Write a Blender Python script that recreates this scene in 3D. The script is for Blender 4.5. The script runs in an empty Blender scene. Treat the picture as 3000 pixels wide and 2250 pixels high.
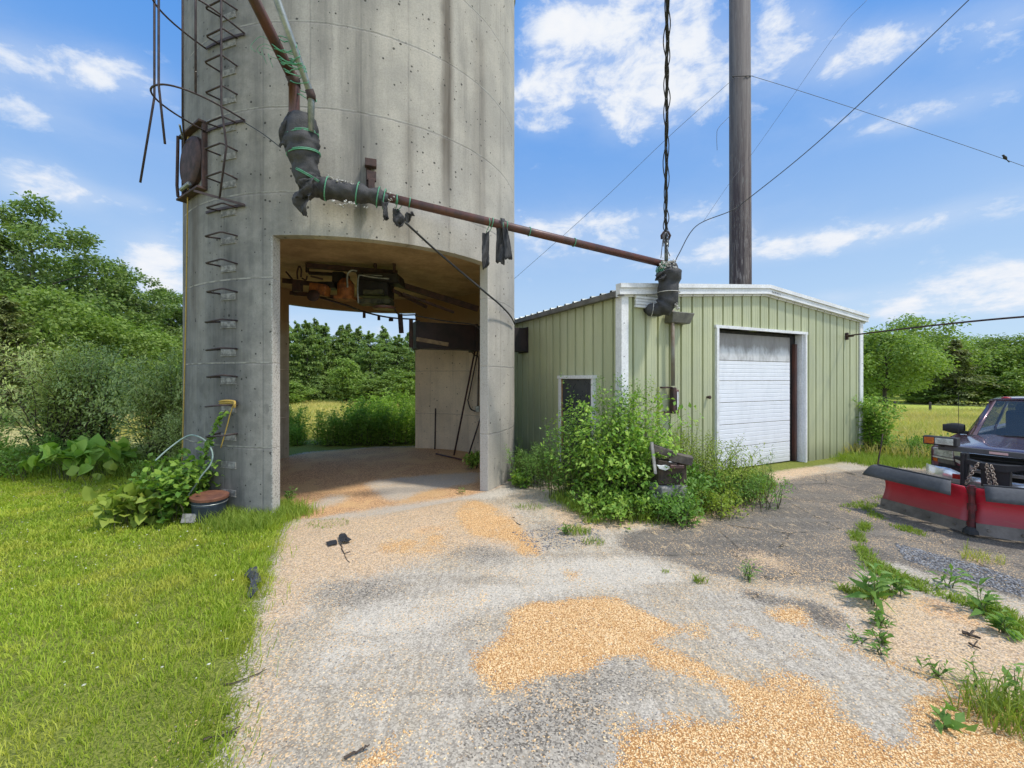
import bpy, math, random
import numpy as np
from mathutils import Vector, Matrix, Euler
random.seed(7)
RNG = np.random.default_rng(11)
PI = math.pi
F, CX, YH, HC = 1226.0, 1500.0, 1109.0, 2.0
scene = bpy.context.scene
COL = scene.collection
def P(px, py, d): return Vector(((px-CX)/F*d, d, HC+(YH-py)/F*d))
def G(px, py, z=0.0):
    d = (HC-z)*F/(py-YH)
    return Vector(((px-CX)/F*d, d, z))
# ------------------------------------------------------------------ materials
class NT:
    def __init__(s, tree): s.t = tree; s.n = tree.nodes; s.l = tree.links
    def node(s, typ, **k):
        n = s.n.new(typ)
        for a, b in k.items(): setattr(n, a, b)
        return n
    def put(s, sock, v):
        if v is None: return
        if isinstance(v, bpy.types.NodeSocket): s.l.new(v, sock)
        else:
            if hasattr(sock.default_value, '__len__') and not hasattr(v, '__len__'): v = (v,)*len(sock.default_value)
            if hasattr(v, '__len__') and hasattr(sock.default_value, '__len__') and len(sock.default_value) == 4 and len(v) == 3: v = (*v, 1)
            sock.default_value = v
    def math(s, op, a, b=None, c=None, clamp=False):
        n = s.node('ShaderNodeMath', operation=op, use_clamp=clamp)
        s.put(n.inputs[0], a); s.put(n.inputs[1], b)
        if c is not None: s.put(n.inputs[2], c)
        return n.outputs[0]
    def vmath(s, op, a, b=None):
        n = s.node('ShaderNodeVectorMath', operation=op)
        s.put(n.inputs[0], a); s.put(n.inputs[1], b)
        return n.outputs[0]
    def mix(s, fac, a, b, blend='MIX'):
        n = s.node('ShaderNodeMix', data_type='RGBA', blend_type=blend)
        s.put(n.inputs[0], fac); s.put(n.inputs[6], a); s.put(n.inputs[7], b)
        return n.outputs[2]
    def noise(s, vec, scale, detail=4, rough=.55, dist=0):
        n = s.node('ShaderNodeTexNoise')
        s.put(n.inputs['Vector'], vec); s.put(n.inputs['Scale'], scale); s.put(n.inputs['Detail'], detail)
        s.put(n.inputs['Roughness'], rough); s.put(n.inputs['Distortion'], dist)
        return n.outputs['Fac']
    def voro(s, vec, scale, feature='F1', out='Distance'):
        n = s.node('ShaderNodeTexVoronoi', feature=feature)
        s.put(n.inputs['Vector'], vec); s.put(n.inputs['Scale'], scale)
        return n.outputs[out]
    def ss(s, x, a, b):
        n = s.node('ShaderNodeMapRange', interpolation_type='SMOOTHSTEP')
        s.put(n.inputs[0], x); s.put(n.inputs[1], a); s.put(n.inputs[2], b)
        return n.outputs[0]
    def remap(s, x, a, b, c, d):
        n = s.node('ShaderNodeMapRange')
        for i, v in enumerate((x, a, b, c, d)): s.put(n.inputs[i], v)
        return n.outputs[0]
    def scalev(s, vec, sc):
        n = s.node('ShaderNodeMapping'); s.put(n.inputs[0], vec); n.inputs['Scale'].default_value = sc
        return n.outputs[0]
    def xyz(s, vec):
        n = s.node('ShaderNodeSeparateXYZ'); s.put(n.inputs[0], vec); return n.outputs
    def bump(s, h, strength=.5, dist=.01):
        n = s.node('ShaderNodeBump'); s.put(n.inputs['Height'], h); n.inputs['Strength'].default_value = strength
        n.inputs['Distance'].default_value = dist
        return n.outputs[0]
def newmat(name):
    m = bpy.data.materials.new(name); m.use_nodes = True
    nt = NT(m.node_tree)
    return m, nt, m.node_tree.nodes['Principled BSDF']
def srgb(r, g, b):
    f = lambda c: (c/255/12.92) if c/255 <= .04045 else ((c/255+.055)/1.055)**2.4
    return (f(r), f(g), f(b))
def simple(name, c1, c2=None, rough=.6, metal=0, scale=6, bump=.15, streak=1, detail=5, spec=.5, coat=0, thr=(.35, .65), fine=0):
    m, n, b = newmat(name)
    tc = n.node('ShaderNodeTexCoord').outputs['Object']
    v = n.scalev(tc, (1, 1, streak))
    f = n.noise(v, scale, detail, .62)
    if c2 is None: c2 = tuple(x*.75 for x in c1)
    col = n.mix(n.ss(f, thr[0], thr[1]), c1, c2)
    g = n.noise(tc, scale*9, 3, .6)
    col = n.mix(.35, col, n.mix(g, (0, 0, 0), (1.6, 1.6, 1.6)), 'MULTIPLY') if not fine else n.mix(fine, col, n.mix(n.ss(g, .35, .65), (.3, .3, .3), (1.5, 1.5, 1.5)), 'MULTIPLY')
    n.put(b.inputs['Base Color'], col)
    n.put(b.inputs['Roughness'], n.remap(f, .3, .7, max(rough-.12, 0.02), min(rough+.12, 1)))
    b.inputs['Metallic'].default_value = metal
    b.inputs['Specular IOR Level'].default_value = spec
    if coat: b.inputs['Coat Weight'].default_value = coat
    if bump: n.put(b.inputs['Normal'], n.bump(n.math('ADD', n.math('MULTIPLY', g, .5), f), bump, .01))
    return m
def leafmat(name, c1, c2, c3=None, trans=.35, patch=1.2):
    m, n, b = newmat(name)
    geo = n.node('ShaderNodeNewGeometry')
    r = geo.outputs['Random Per Island']
    tc = geo.outputs['Position']
    f = n.noise(tc, patch, 3, .6)
    col = n.mix(r, c1, c2)
    if c3: col = n.mix(n.math('MULTIPLY', n.ss(f, .45, .68), .8), col, c3)
    col = n.mix(1, col, n.mix(n.noise(tc, patch*.35, 2), (.6, .6, .6), (1.35, 1.35, 1.35)), 'MULTIPLY')
    n.put(b.inputs['Base Color'], col)
    b.inputs['Roughness'].default_value = .55
    b.inputs['Specular IOR Level'].default_value = .3
    tr = n.node('ShaderNodeBsdfTranslucent'); n.put(tr.inputs[0], n.mix(1, col, (1.15, 1.25, .6), 'MULTIPLY'))
    ms = n.node('ShaderNodeMixShader'); ms.inputs[0].default_value = trans
    n.l.new(b.outputs[0], ms.inputs[1]); n.l.new(tr.outputs[0], ms.inputs[2])
    n.l.new(ms.outputs[0], n.n['Material Output'].inputs[0])
    return m
# ------------------------------------------------------------------ objects
ROOT = {}
def label(o, lab=None, cat=None, group=None, kind=None):
    if lab: o['label'] = lab
    if cat: o['category'] = cat
    if group: o['group'] = group
    if kind: o['kind'] = kind
    return o
def thing(name, lab, cat, loc=(0, 0, 0), rotz=0, group=None, scale=1):
    o = bpy.data.objects.new(name, None); COL.objects.link(o)
    o.location = loc; o.rotation_euler = (0, 0, rotz); o.scale = (scale,)*3
    ROOT[o] = Matrix.Translation(Vector(loc)) @ Matrix.Rotation(rotz, 4, 'Z') @ Matrix.Scale(scale, 4)
    o.empty_display_size = .2
    return label(o, lab, cat, group)
def np_mesh(name, verts, faces):
    me = bpy.data.meshes.new(name)
    verts = np.asarray(verts, np.float32)
    me.vertices.add(len(verts)); me.vertices.foreach_set('co', verts.ravel())
    idx = []; start = []; s = 0
    for fa in faces:
        fa = np.asarray(fa, np.int32)
        if fa.size == 0: continue
        k = fa.shape[1]
        idx.append(fa.ravel()); start.append(s+np.arange(len(fa))*k); s += fa.size
    idx = np.concatenate(idx); start = np.concatenate(start).astype(np.int32)
    me.loops.add(len(idx)); me.loops.foreach_set('vertex_index', idx)
    me.polygons.add(len(start)); me.polygons.foreach_set('loop_start', start)
    me.update(calc_edges=True); me.validate()
    return me
def link(name, me, m, parent=None, world=True, smooth=False):
    """verts in world space unless world=False; re-based on the parent root or on the mesh's own foot."""
    o = bpy.data.objects.new(name, me); COL.objects.link(o)
    if m: me.materials.append(m)
    if parent is not None:
        o.parent = parent
        rm = ROOT[parent]; ROOT[o] = rm
        if world: me.transform(rm.inverted())
    else:
        n = len(me.vertices); a = np.empty(n*3, np.float32); me.vertices.foreach_get('co', a); a = a.reshape(-1, 3)
        c = Vector((float((a[:, 0].min()+a[:, 0].max())/2), float((a[:, 1].min()+a[:, 1].max())/2), float(a[:, 2].min())))
        me.transform(Matrix.Translation(-c)); o.location = c
        ROOT[o] = Matrix.Translation(c)
    if smooth: me.polygons.foreach_set('use_smooth', [True]*len(me.polygons))
    return o
def copytree(o, loc, rotz=0, lab=None, scale=None, tilt=None):
    c = o.copy(); COL.objects.link(c); c.location = loc
    r = tilt or (0, 0); c.rotation_euler = (r[0], r[1], rotz)
    if scale is not None: c.scale = scale if hasattr(scale, '__len__') else (scale,)*3
    if lab: c['label'] = lab
    for ch in list(o.children):
        d = ch.copy(); COL.objects.link(d); d.parent = c
        for g in list(ch.children):
            e = g.copy(); COL.objects.link(e); e.parent = d
    return c
class MB:
    def __init__(s, M=None): s.v = []; s.f = []; s.M = M
    def add(s, vs, fs):
        o = len(s.v)
        s.v += [tuple(s.M @ Vector(v)) if s.M else tuple(v) for v in vs]
        s.f += [tuple(i+o for i in f) for f in fs]; return s
    def box(s, c, d, rot=None):
        x, y, z = d[0]/2, d[1]/2, d[2]/2
        R = rot if rot is not None else Matrix.Identity(3)
        vs = [Vector(c)+R @ Vector((sx*x, sy*y, sz*z)) for sz in (-1, 1) for sy in (-1, 1) for sx in (-1, 1)]
        return s.add(vs, [(0, 2, 3, 1), (4, 5, 7, 6), (0, 1, 5, 4), (2, 6, 7, 3), (0, 4, 6, 2), (1, 3, 7, 5)])
    def bar(s, a, b, w, h, up=(0, 0, 1)):
        a = Vector(a); b = Vector(b); t = (b-a); L = t.length; t.normalize()
        u = Vector(up); sd = t.cross(u)
        if sd.length < 1e-4: sd = t.cross(Vector((1, 0, 0)))
        sd.normalize(); u = sd.cross(t)
        R = Matrix((sd, t, u)).transposed()
        return s.box((a+b)/2, (w, L, h), R)
    def tube(s, pts, r, n=8, cap=True, jit=0, closed=False, sq=None):
        pts = [Vector(p) for p in pts]; m = len(pts)
        rs = r if hasattr(r, '__len__') else [r]*m
        prev = None; vs = []; fs = []
        for i in range(m):
            if closed: t = pts[(i+1) % m]-pts[i-1]
            else: t = pts[min(i+1, m-1)]-pts[max(i-1, 0)]
            t.normalize()
            if prev is None:
                a = Vector((0, 0, 1)) if abs(t.z) < .9 else Vector((1, 0, 0))
                u = t.cross(a).normalized()
            else:
                u = prev-t*prev.dot(t)
                u = u.normalized() if u.length > 1e-6 else t.orthogonal().normalized()
            prev = u; w = t.cross(u)
            for k in range(n):
                a = 2*PI*k/n
                rr = rs[i]*(1+(random.uniform(-jit, jit) if jit else 0))
                vs.append(pts[i]+(u*math.cos(a)+w*math.sin(a)*(sq or 1))*rr)
        for i in range(m if closed else m-1):
            for k in range(n):
                a = i*n+k; b = i*n+(k+1) % n; j = (i+1) % m
                fs.append((a, b, j*n+(k+1) % n, j*n+k))
        if cap and not closed:
            fs.append(tuple(range(n-1, -1, -1))); fs.append(tuple(range((m-1)*n, m*n)))
        return s.add(vs, fs)
    def lathe(s, prof, c=(0, 0, 0), n=24, R=None, capb=True, capt=True):
        R = R if R is not None else Matrix.Identity(3); vs = []; fs = []
        for r, z in prof:
            for k in range(n): vs.append(Vector(c)+R @ Vector((r*math.cos(2*PI*k/n), r*math.sin(2*PI*k/n), z)))
        for i in range(len(prof)-1):
            for k in range(n): fs.append((i*n+k, i*n+(k+1) % n, (i+1)*n+(k+1) % n, (i+1)*n+k))
        if capb: fs.append(tuple(range(n-1, -1, -1)))
        if capt: fs.append(tuple(range((len(prof)-1)*n, len(prof)*n)))
        return s.add(vs, fs)
    def prism(s, poly, ext):
        n = len(poly); e = Vector(ext)
        vs = [Vector(p) for p in poly]+[Vector(p)+e for p in poly]
        fs = [tuple(range(n-1, -1, -1)), tuple(range(n, 2*n))]+[(i, (i+1) % n, n+(i+1) % n, n+i) for i in range(n)]
        return s.add(vs, fs)
    def grid(s, fn, nu, nv, thick=None):
        vs = [fn(i/nu, j/nv) for j in range(nv+1) for i in range(nu+1)]
        fs = [(j*(nu+1)+i, j*(nu+1)+i+1, (j+1)*(nu+1)+i+1, (j+1)*(nu+1)+i) for j in range(nv) for i in range(nu)]
        return s.add(vs, fs)
    def build(s, name, m, parent=None, world=True, smooth=False, bevel=0, seg=1, solid=0, autosmooth=None):
        me = bpy.data.meshes.new(name); me.from_pydata(s.v, [], s.f); me.update()
        o = link(name, me, m, parent, world, smooth)
        if solid:
            md = o.modifiers.new('solid', 'SOLIDIFY'); md.thickness = solid; md.offset = 0
        if bevel:
            md = o.modifiers.new('bevel', 'BEVEL'); md.width = bevel; md.segments = seg; md.limit_method = 'ANGLE'; md.angle_limit = .6
        if autosmooth and smooth: me.set_sharp_from_angle(angle=autosmooth)
        return o
def curve_pts(pts, n=8):
    """Catmull-Rom through points"""
    p = [Vector(q) for q in pts]; p = [2*p[0]-p[1]]+p+[2*p[-1]-p[-2]]; out = []
    for i in range(1, len(p)-2):
        for k in range(n):
            t = k/n
            out.append(.5*((2*p[i])+(p[i+1]-p[i-1])*t+(2*p[i-1]-5*p[i]+4*p[i+1]-p[i+2])*t*t+(3*p[i]-p[i-1]-3*p[i+1]+p[i+2])*t**3))
    out.append(p[-2]); return out
# ------------------------------------------------------------------ leaves and blades (numpy)
def unit(a): return a/np.maximum(np.linalg.norm(a, axis=1, keepdims=True), 1e-6)
def leaf_mesh(name, base, dirs, nrm, L, W, fold=.12):
    n = len(base); d = unit(dirs); sd = unit(np.cross(d, nrm)); up = np.cross(sd, d)
    L = np.broadcast_to(np.asarray(L, float), (n,))[:, None]; W = np.broadcast_to(np.asarray(W, float), (n,))[:, None]
    v = np.stack([base, base+d*L*.45+sd*W*.5+up*L*fold, base+d*L-up*L*.10, base+d*L*.45-sd*W*.5+up*L*fold], 1).reshape(-1, 3)
    i = np.arange(n)[:, None]*4
    return np_mesh(name, v, [np.hstack([i, i+1, i+2]), np.hstack([i, i+2, i+3])] if fold > .2 else [np.hstack([i, i+1, i+2, i+3])])
def blade_mesh(name, base, h, w, lean, az=None, rng=RNG):
    n = len(base); az = rng.uniform(0, 2*PI, n) if az is None else az
    h = np.broadcast_to(np.asarray(h, float), (n,)); w = np.broadcast_to(np.asarray(w, float), (n,)); lean = np.broadcast_to(np.asarray(lean, float), (n,))
    dx = np.stack([np.cos(az), np.sin(az), np.zeros(n)], 1)
    fa = rng.uniform(0, 2*PI, n); sx = np.stack([np.cos(fa), np.sin(fa), np.zeros(n)], 1)
    up = np.array([[0, 0, 1.0]])
    m = base+dx*(lean*h*.35)[:, None]+up*(h*.6)[:, None]
    t = base+dx*(lean*h)[:, None]+up*(h*np.sqrt(np.maximum(1-.6*lean**2, .2)))[:, None]
    w2 = (w*.5)[:, None]
    v = np.stack([base-sx*w2, base+sx*w2, m+sx*w2*.8, m-sx*w2*.8, t], 1).reshape(-1, 3)
    i = np.arange(n)[:, None]*5
    return np_mesh(name, v, [np.hstack([i, i+1, i+2, i+3]), np.hstack([i+3, i+2, i+4])])
def inpoly(x, y, poly):
    x = np.asarray(x); y = np.asarray(y); r = np.zeros(x.shape, bool); n = len(poly)
    for i in range(n):
        x1, y1 = poly[i][0], poly[i][1]; x2, y2 = poly[(i+1) % n][0], poly[(i+1) % n][1]
        if y1 == y2: continue
        c = ((y1 > y) != (y2 > y)) & (x < (x2-x1)*(y-y1)/(y2-y1)+x1)
        r ^= c
    return r
def scatter(poly, n, rng=RNG):
    xs = [p[0] for p in poly]; ys = [p[1] for p in poly]; out = np.zeros((0, 2))
    while len(out) < n:
        q = np.stack([rng.uniform(min(xs), max(xs), n), rng.uniform(min(ys), max(ys), n)], 1)
        out = np.vstack([out, q[inpoly(q[:, 0], q[:, 1], poly)]])
    return out[:n]
def stems(seed, n, h, r0, spread, per, leaf, droop=.25, start=.15, jitter=.06, radius=.006, branch=.12, upright=False, hmin=.55, az_range=None, flat=1.0):
    """n arching stems with leaves: returns (MB of stems, leaf arrays) in local space"""
    g = np.random.default_rng(seed); mb = MB(); B = []; D = []; N = []; LL = []; WW = []
    for k in range(n):
        a0 = g.uniform(0, 2*PI); rr = r0*math.sqrt(g.uniform(0, 1)); base = np.array([rr*math.cos(a0), rr*math.sin(a0)*flat, 0])
        az = g.uniform(*(az_range or (0, 2*PI))); hh = h*g.uniform(hmin, 1); sp = spread*g.uniform(.1, 1)
        out = np.array([math.cos(az), math.sin(az)*flat, 0])
        ts = np.linspace(0, 1, 7)
        pts = [base+out*(sp*t**1.4)+np.array([0, 0, hh*(t*(1+droop)-droop*t*t*1.0*(1+sp/max(h, .1)*.6))]) for t in ts]
        pts = [p+g.normal(0, .012*h, 3)*(i > 0) for i, p in enumerate(pts)]
        mb.tube(pts, [radius*(1.1-t) for t in ts], 4, cap=False)
        pa = np.array(pts)
        m = max(2, int(per*g.uniform(.7, 1.2)))
        tt = start+(1-start)*g.uniform(0, 1, m)**.72 if upright is False else np.linspace(start, 1, m)
        i0 = np.clip((tt*6).astype(int), 0, 5); fr = (tt*6-i0)[:, None]
        pos = pa[i0]*(1-fr)+pa[i0+1]*fr; tan = unit(pa[i0+1]-pa[i0])
        la = g.uniform(0, 2*PI, m); side = unit(np.cross(tan, np.stack([np.cos(la), np.sin(la), .2+0*la], 1)))
        bl = branch*np.abs(g.normal(0, 1, m))[:, None]*(1.2-tt[:, None])
        pos = pos+side*bl+g.normal(0, jitter*.3, (m, 3))
        d = side+tan*g.uniform(.1, .9, (m, 1))+np.array([0, 0, 1])*g.uniform(-.5, .35, (m, 1))
        nr = np.array([[0, 0, 1.0]])+g.normal(0, .35, (m, 3))+out*.2
        sc = g.uniform(.6, 1.15, m)*(1.15-.45*tt)
        B.append(pos); D.append(d); N.append(nr); LL.append(leaf[0]*sc); WW.append(leaf[1]*sc)
    B = np.vstack(B); B[:, 2] = np.maximum(B[:, 2], .015)
    return mb, (B, np.vstack(D), np.vstack(N), np.concatenate(LL), np.concatenate(WW))
def round_leaf_mesh(name, base, dirs, nrm, L, W, seed=0):
    g = np.random.default_rng(seed); n = len(base); d = unit(dirs); sd = unit(np.cross(d, nrm)); up = np.cross(sd, d)
    prof = np.array([(.0, .0), (-.06, .26), (.12, .47), (.38, .5), (.68, .36), (1, 0), (.68, -.36), (.38, -.5), (.12, -.47), (-.06, -.26)]); k = len(prof)
    L = np.broadcast_to(np.asarray(L, float), (n,))[:, None, None]; W = np.broadcast_to(np.asarray(W, float), (n,))[:, None, None]
    pu = prof[None, :, 0:1]*np.ones((n, 1, 1)); pv = prof[None, :, 1:2]*g.uniform(.85, 1.15, (n, k, 1))
    wav = g.normal(0, .05, (n, k, 1))+.22*np.abs(pv)-.16*pu**2
    v = base[:, None, :]+d[:, None, :]*pu*L+sd[:, None, :]*pv*W+up[:, None, :]*wav*L
    c = (base+d*L[:, 0]*.42-up*L[:, 0]*.02)[:, None, :]
    v = np.concatenate([v, c], 1).reshape(-1, 3); i = (np.arange(n)*(k+1))[:, None, None]
    f = np.array([[j, (j+1) % k, k] for j in range(k)])[None]+i
    return np_mesh(name, v, [f.reshape(-1, 3)])
def plant(name, lab, cat, loc, lm, sm, group=None, rotz=0, fold=.12, rnd=False, **kw):
    o = thing(name, lab, cat, loc, rotz, group)
    mb, lv = stems(**kw)
    mb.build('stem', sm, o, world=False)
    link('foliage', round_leaf_mesh('foliage', *lv) if rnd else leaf_mesh('foliage', *lv, fold=fold), lm, o, world=False)
    return o
# ------------------------------------------------------------------ camera, sun, sky
cam = bpy.data.cameras.new('camera'); camo = bpy.data.objects.new('camera', cam); COL.objects.link(camo)
camo.location = (0, 0, HC); camo.rotation_euler = (PI/2, 0, 0)
cam.sensor_width = 36; cam.lens = 36*F/3000; cam.shift_y = (YH-1125)/3000*-1; cam.clip_end = 3000; cam.clip_start = .05
cam.shift_y = -(1125-YH)/3000
scene.camera = camo
SUN_AZ, SUN_EL = math.radians(110), math.radians(60)     # compass azimuth measured from +Y towards +X
sd = Vector((math.sin(SUN_AZ)*math.cos(SUN_EL), math.cos(SUN_AZ)*math.cos(SUN_EL), math.sin(SUN_EL)))
sun = bpy.data.lights.new('sun', 'SUN'); suno = bpy.data.objects.new('sun', sun); COL.objects.link(suno)
sun.energy = 3.3; sun.angle = math.radians(5); sun.color = (1, .95, .87)
suno.rotation_euler = sd.to_track_quat('Z', 'Y').to_euler(); suno.location = (8, -10, 30)
w = bpy.data.worlds.new('World'); scene.world = w; w.use_nodes = True
n = NT(w.node_tree); bg = w.node_tree.nodes['Background']
sky = n.node('ShaderNodeTexSky', sky_type='NISHITA', sun_disc=False)
sky.sun_elevation = SUN_EL; sky.sun_rotation = SUN_AZ; sky.air_density = 1.0; sky.dust_density = .6; sky.ozone_density = 2.5
tc = n.node('ShaderNodeTexCoord').outputs['Generated']
x, y, z = n.xyz(tc)
az = n.math('ARCTAN2', x, y); el = n.math('ARCSINE', z)
zc = n.math('MAXIMUM', z, 0.0)
cv = n.node('ShaderNodeCombineXYZ'); k = n.math('ADD', zc, .16)
n.put(cv.inputs[0], n.math('DIVIDE', x, k)); n.put(cv.inputs[1], n.math('DIVIDE', y, k))
fb = n.noise(cv.outputs[0], 1.7, 9, .62, .25)
fb2 = n.noise(n.scalev(tc, (1, 1, 1.7)), 11.0, 8, .62, .25)
fb3 = n.noise(cv.outputs[0], 9.0, 6, .6)
def sphere_dir(px, py):
    a = math.atan((px-CX)/F); d = math.hypot((px-CX)/F, 1); return a, math.atan((YH-py)/F/d), 1/(F*d)
CLOUDS = [(1760, 70, 210, 110, 1.05), (2010, 170, 230, 150, 1.0), (1640, 120, 110, 70, .7), (2330, 110, 130, 110, .95), (2540, 150, 120, 80, .8),
          (1620, 255, 190, 42, .85), (1870, 255, 130, 38, .5), (1850, 335, 130, 60, .8), (1570, 350, 110, 60, .7), (2730, 335, 190, 36, .75), (2620, 300, 260, 50, .35),
          (2780, 60, 260, 50, .55), (2950, 70, 100, 45, .6), (1720, 650, 330, 36, .75), (1700, 720, 420, 60, .6), (2500, 685, 560, 40, .75), (2300, 740, 230, 40, .7),
          (2870, 850, 210, 60, 1.15), (2760, 900, 200, 40, .9), (2950, 800, 90, 40, .9), (2440, 870, 60, 22, .6),
          (100, 200, 190, 70, .85), (370, 215, 150, 62, .85), (160, 350, 330, 50, .55), (70, 530, 110, 60, .95), (220, 565, 90, 48, .8), (400, 590, 60, 26, .55),
          (460, 740, 75, 80, 1.15), (470, 830, 110, 60, .9), (20, 660, 60, 40, .6), (1000, 950, 260, 40, .6), (1150, 1000, 200, 40, .4)]
dens = None
for px, py, sx, sy, amp in CLOUDS:
    a0, e0, kk = sphere_dir(px, py)
    u = n.math('MULTIPLY', n.math('SUBTRACT', az, a0), 1/(sx*kk*1.0)); v = n.math('MULTIPLY', n.math('SUBTRACT', el, e0), 1/(sy*kk*1.0))
    r2 = n.math('ADD', n.math('MULTIPLY', u, u), n.math('MULTIPLY', v, v))
    g = n.math('MULTIPLY', n.math('EXPONENT', n.math('MULTIPLY', r2, -1.0)), amp)
    dens = g if dens is None else n.math('ADD', dens, g)
dens = n.math('MINIMUM', dens, 1.15)
away = n.ss(y, .15, -.25)                       # unseen half of the sky behind the camera: broken cloud carrying the added fill
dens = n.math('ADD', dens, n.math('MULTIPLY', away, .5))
tot = n.math('ADD', n.math('MULTIPLY', dens, .8), n.math('ADD', n.math('ADD', n.math('MULTIPLY', n.math('SUBTRACT', fb, .5), .8), n.math('MULTIPLY', n.math('SUBTRACT', fb3, .5), .5)), n.math('MULTIPLY', n.math('SUBTRACT', fb2, .5), 2.3)))
mask = n.math('MULTIPLY', n.ss(tot, .33, 1.08), n.ss(z, -.01, .02))
thin = n.math('MULTIPLY', n.ss(n.math('ADD', n.math('MULTIPLY', dens, .5), n.math('ADD', n.math('MULTIPLY', fb, .7), n.math('MULTIPLY', fb3, .15))), .40, 1.2), .5)
hs = n.node('ShaderNodeHueSaturation'); n.put(hs.inputs['Color'], sky.outputs[0]); hs.inputs['Saturation'].default_value = 1.12; hs.inputs['Value'].default_value = 1.0
clear = n.mix(1, hs.outputs[0], (.115, .115, .115), 'MULTIPLY')
grad = n.mix(n.ss(z, -.05, .68), (.58, .77, .97), (.095, .345, .89))
clear = n.mix(.86, clear, grad)
shade = n.ss(n.math('ADD', tot, n.math('MULTIPLY', n.math('SUBTRACT', fb2, .5), -1.2)), .5, 1.4)
cloud = n.mix(shade, (.74, .82, .95), (.97, .97, .98))
cloud = n.mix(1, cloud, n.mix(away, (1, 1, 1), (4.9, 4.55, 4.05)), 'MULTIPLY')   # unseen clouds behind the camera boosted far up as added fill light
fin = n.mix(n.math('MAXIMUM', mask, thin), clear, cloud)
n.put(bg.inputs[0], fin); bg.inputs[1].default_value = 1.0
scene.view_settings.view_transform = 'Standard'; scene.view_settings.look = 'None'; scene.view_settings.exposure = 0
# ------------------------------------------------------------------ ground: wide meadow sheet + yard sheet with painted patches
SC = Vector((-3.148, 9.175, 0)); SR = 3.2
def sp(deg, r=SR, z=0): a = math.radians(deg); return Vector((SC.x+r*math.sin(a), SC.y+r*math.cos(a), z))
def LZ(pts, ox, oy, s=.5425): return [tuple(G(ox+px*s, max(oy+py*s, 1150)).xy) for px, py in pts]
def L_(pts): return LZ(pts, 600, 1350)
def R_(pts): return LZ(pts, 1800, 1350)
def S_(pts): return LZ(pts, 0, 0, 1)
corn = [L_([(1640, 800), (1800, 770), (2000, 750), (2212, 740), (2300, 780), (2450, 850), (2500, 900), (2400, 940), (2212, 1050), (2090, 1050), (2090, 1140), (1850, 1140), (1850, 1190), (1640, 1210), (1560, 1290), (1500, 1270), (1490, 1050), (1550, 980), (1700, 960), (1640, 880)]),
        R_([(0, 780), (120, 800), (340, 920), (290, 960), (100, 920), (0, 860)]),
        R_([(-120, 900), (0, 920), (190, 985), (350, 1060), (550, 1150), (800, 1240), (1100, 1340), (1320, 1440), (1340, 1520), (1250, 1560), (1000, 1560), (820, 1450), (560, 1240), (480, 1185), (230, 1120), (190, 1050), (0, 1060), (-120, 1050)]),
        R_([(50, 1580), (150, 1490), (300, 1450), (500, 1440), (780, 1430), (1000, 1500), (1250, 1530), (1450, 1580), (1650, 1520), (1640, 1280), (1800, 1280), (1950, 1330), (2212, 1330), (2500, 1400), (2500, 1900), (-60, 1900), (0, 1700)]),
        R_([(740, 1080), (900, 1150), (1100, 1190), (1190, 1230), (1180, 1300), (1050, 1270), (860, 1200)]),
        R_([(800, 790), (1010, 780), (1040, 840), (1020, 890), (900, 870)]),
        R_([(970, 980), (1060, 1010), (1060, 1060), (960, 1040)]), R_([(630, 860), (700, 880), (830, 960), (770, 970), (660, 900)]),
        R_([(380, 850), (520, 900), (500, 960), (410, 960)]),
        R_([(1030, 890), (1130, 940), (1280, 1000), (1500, 1090), (1800, 1170), (2000, 1250), (1990, 1290), (1700, 1180), (1400, 1080), (1200, 990), (1040, 920)]),
        L_([(760, 1260), (850, 1240), (920, 1300), (1050, 1220), (980, 1350), (940, 1370), (900, 1320), (800, 1320)]), L_([(1190, 1340), (1250, 1250), (1270, 1240), (1230, 1330)]),
        L_([(740, 1630), (900, 1600), (950, 1480), (990, 1500), (1000, 1600), (1070, 1660), (740, 1720)]), L_([(1150, 1500), (1270, 1590), (1260, 1690), (1200, 1640), (1160, 1560)]),
        L_([(1460, 740), (1500, 700), (1530, 760), (1490, 780)]), L_([(1920, 570), (1990, 590), (2020, 640), (1960, 640)]),
        R_([(0, 1360), (60, 1380), (90, 1440), (30, 1540), (-60, 1500)]), L_([(1040, 1500), (1100, 1530), (1090, 1560), (1030, 1530)]), L_([(1050, 1450), (1110, 1440), (1110, 1470), (1050, 1480)]),
        L_([(1340, 300), (1420, 215), (1520, 230), (1700, 350), (1790, 420), (1840, 525), (1740, 520), (1600, 430), (1480, 420), (1380, 380)]), L_([(900, 440), (1320, 380), (1300, 500), (1180, 520), (950, 520)])]
corn_w = [1.15]*len(corn); corn_w[-1] = .55; corn_w[-2] = .75
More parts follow.
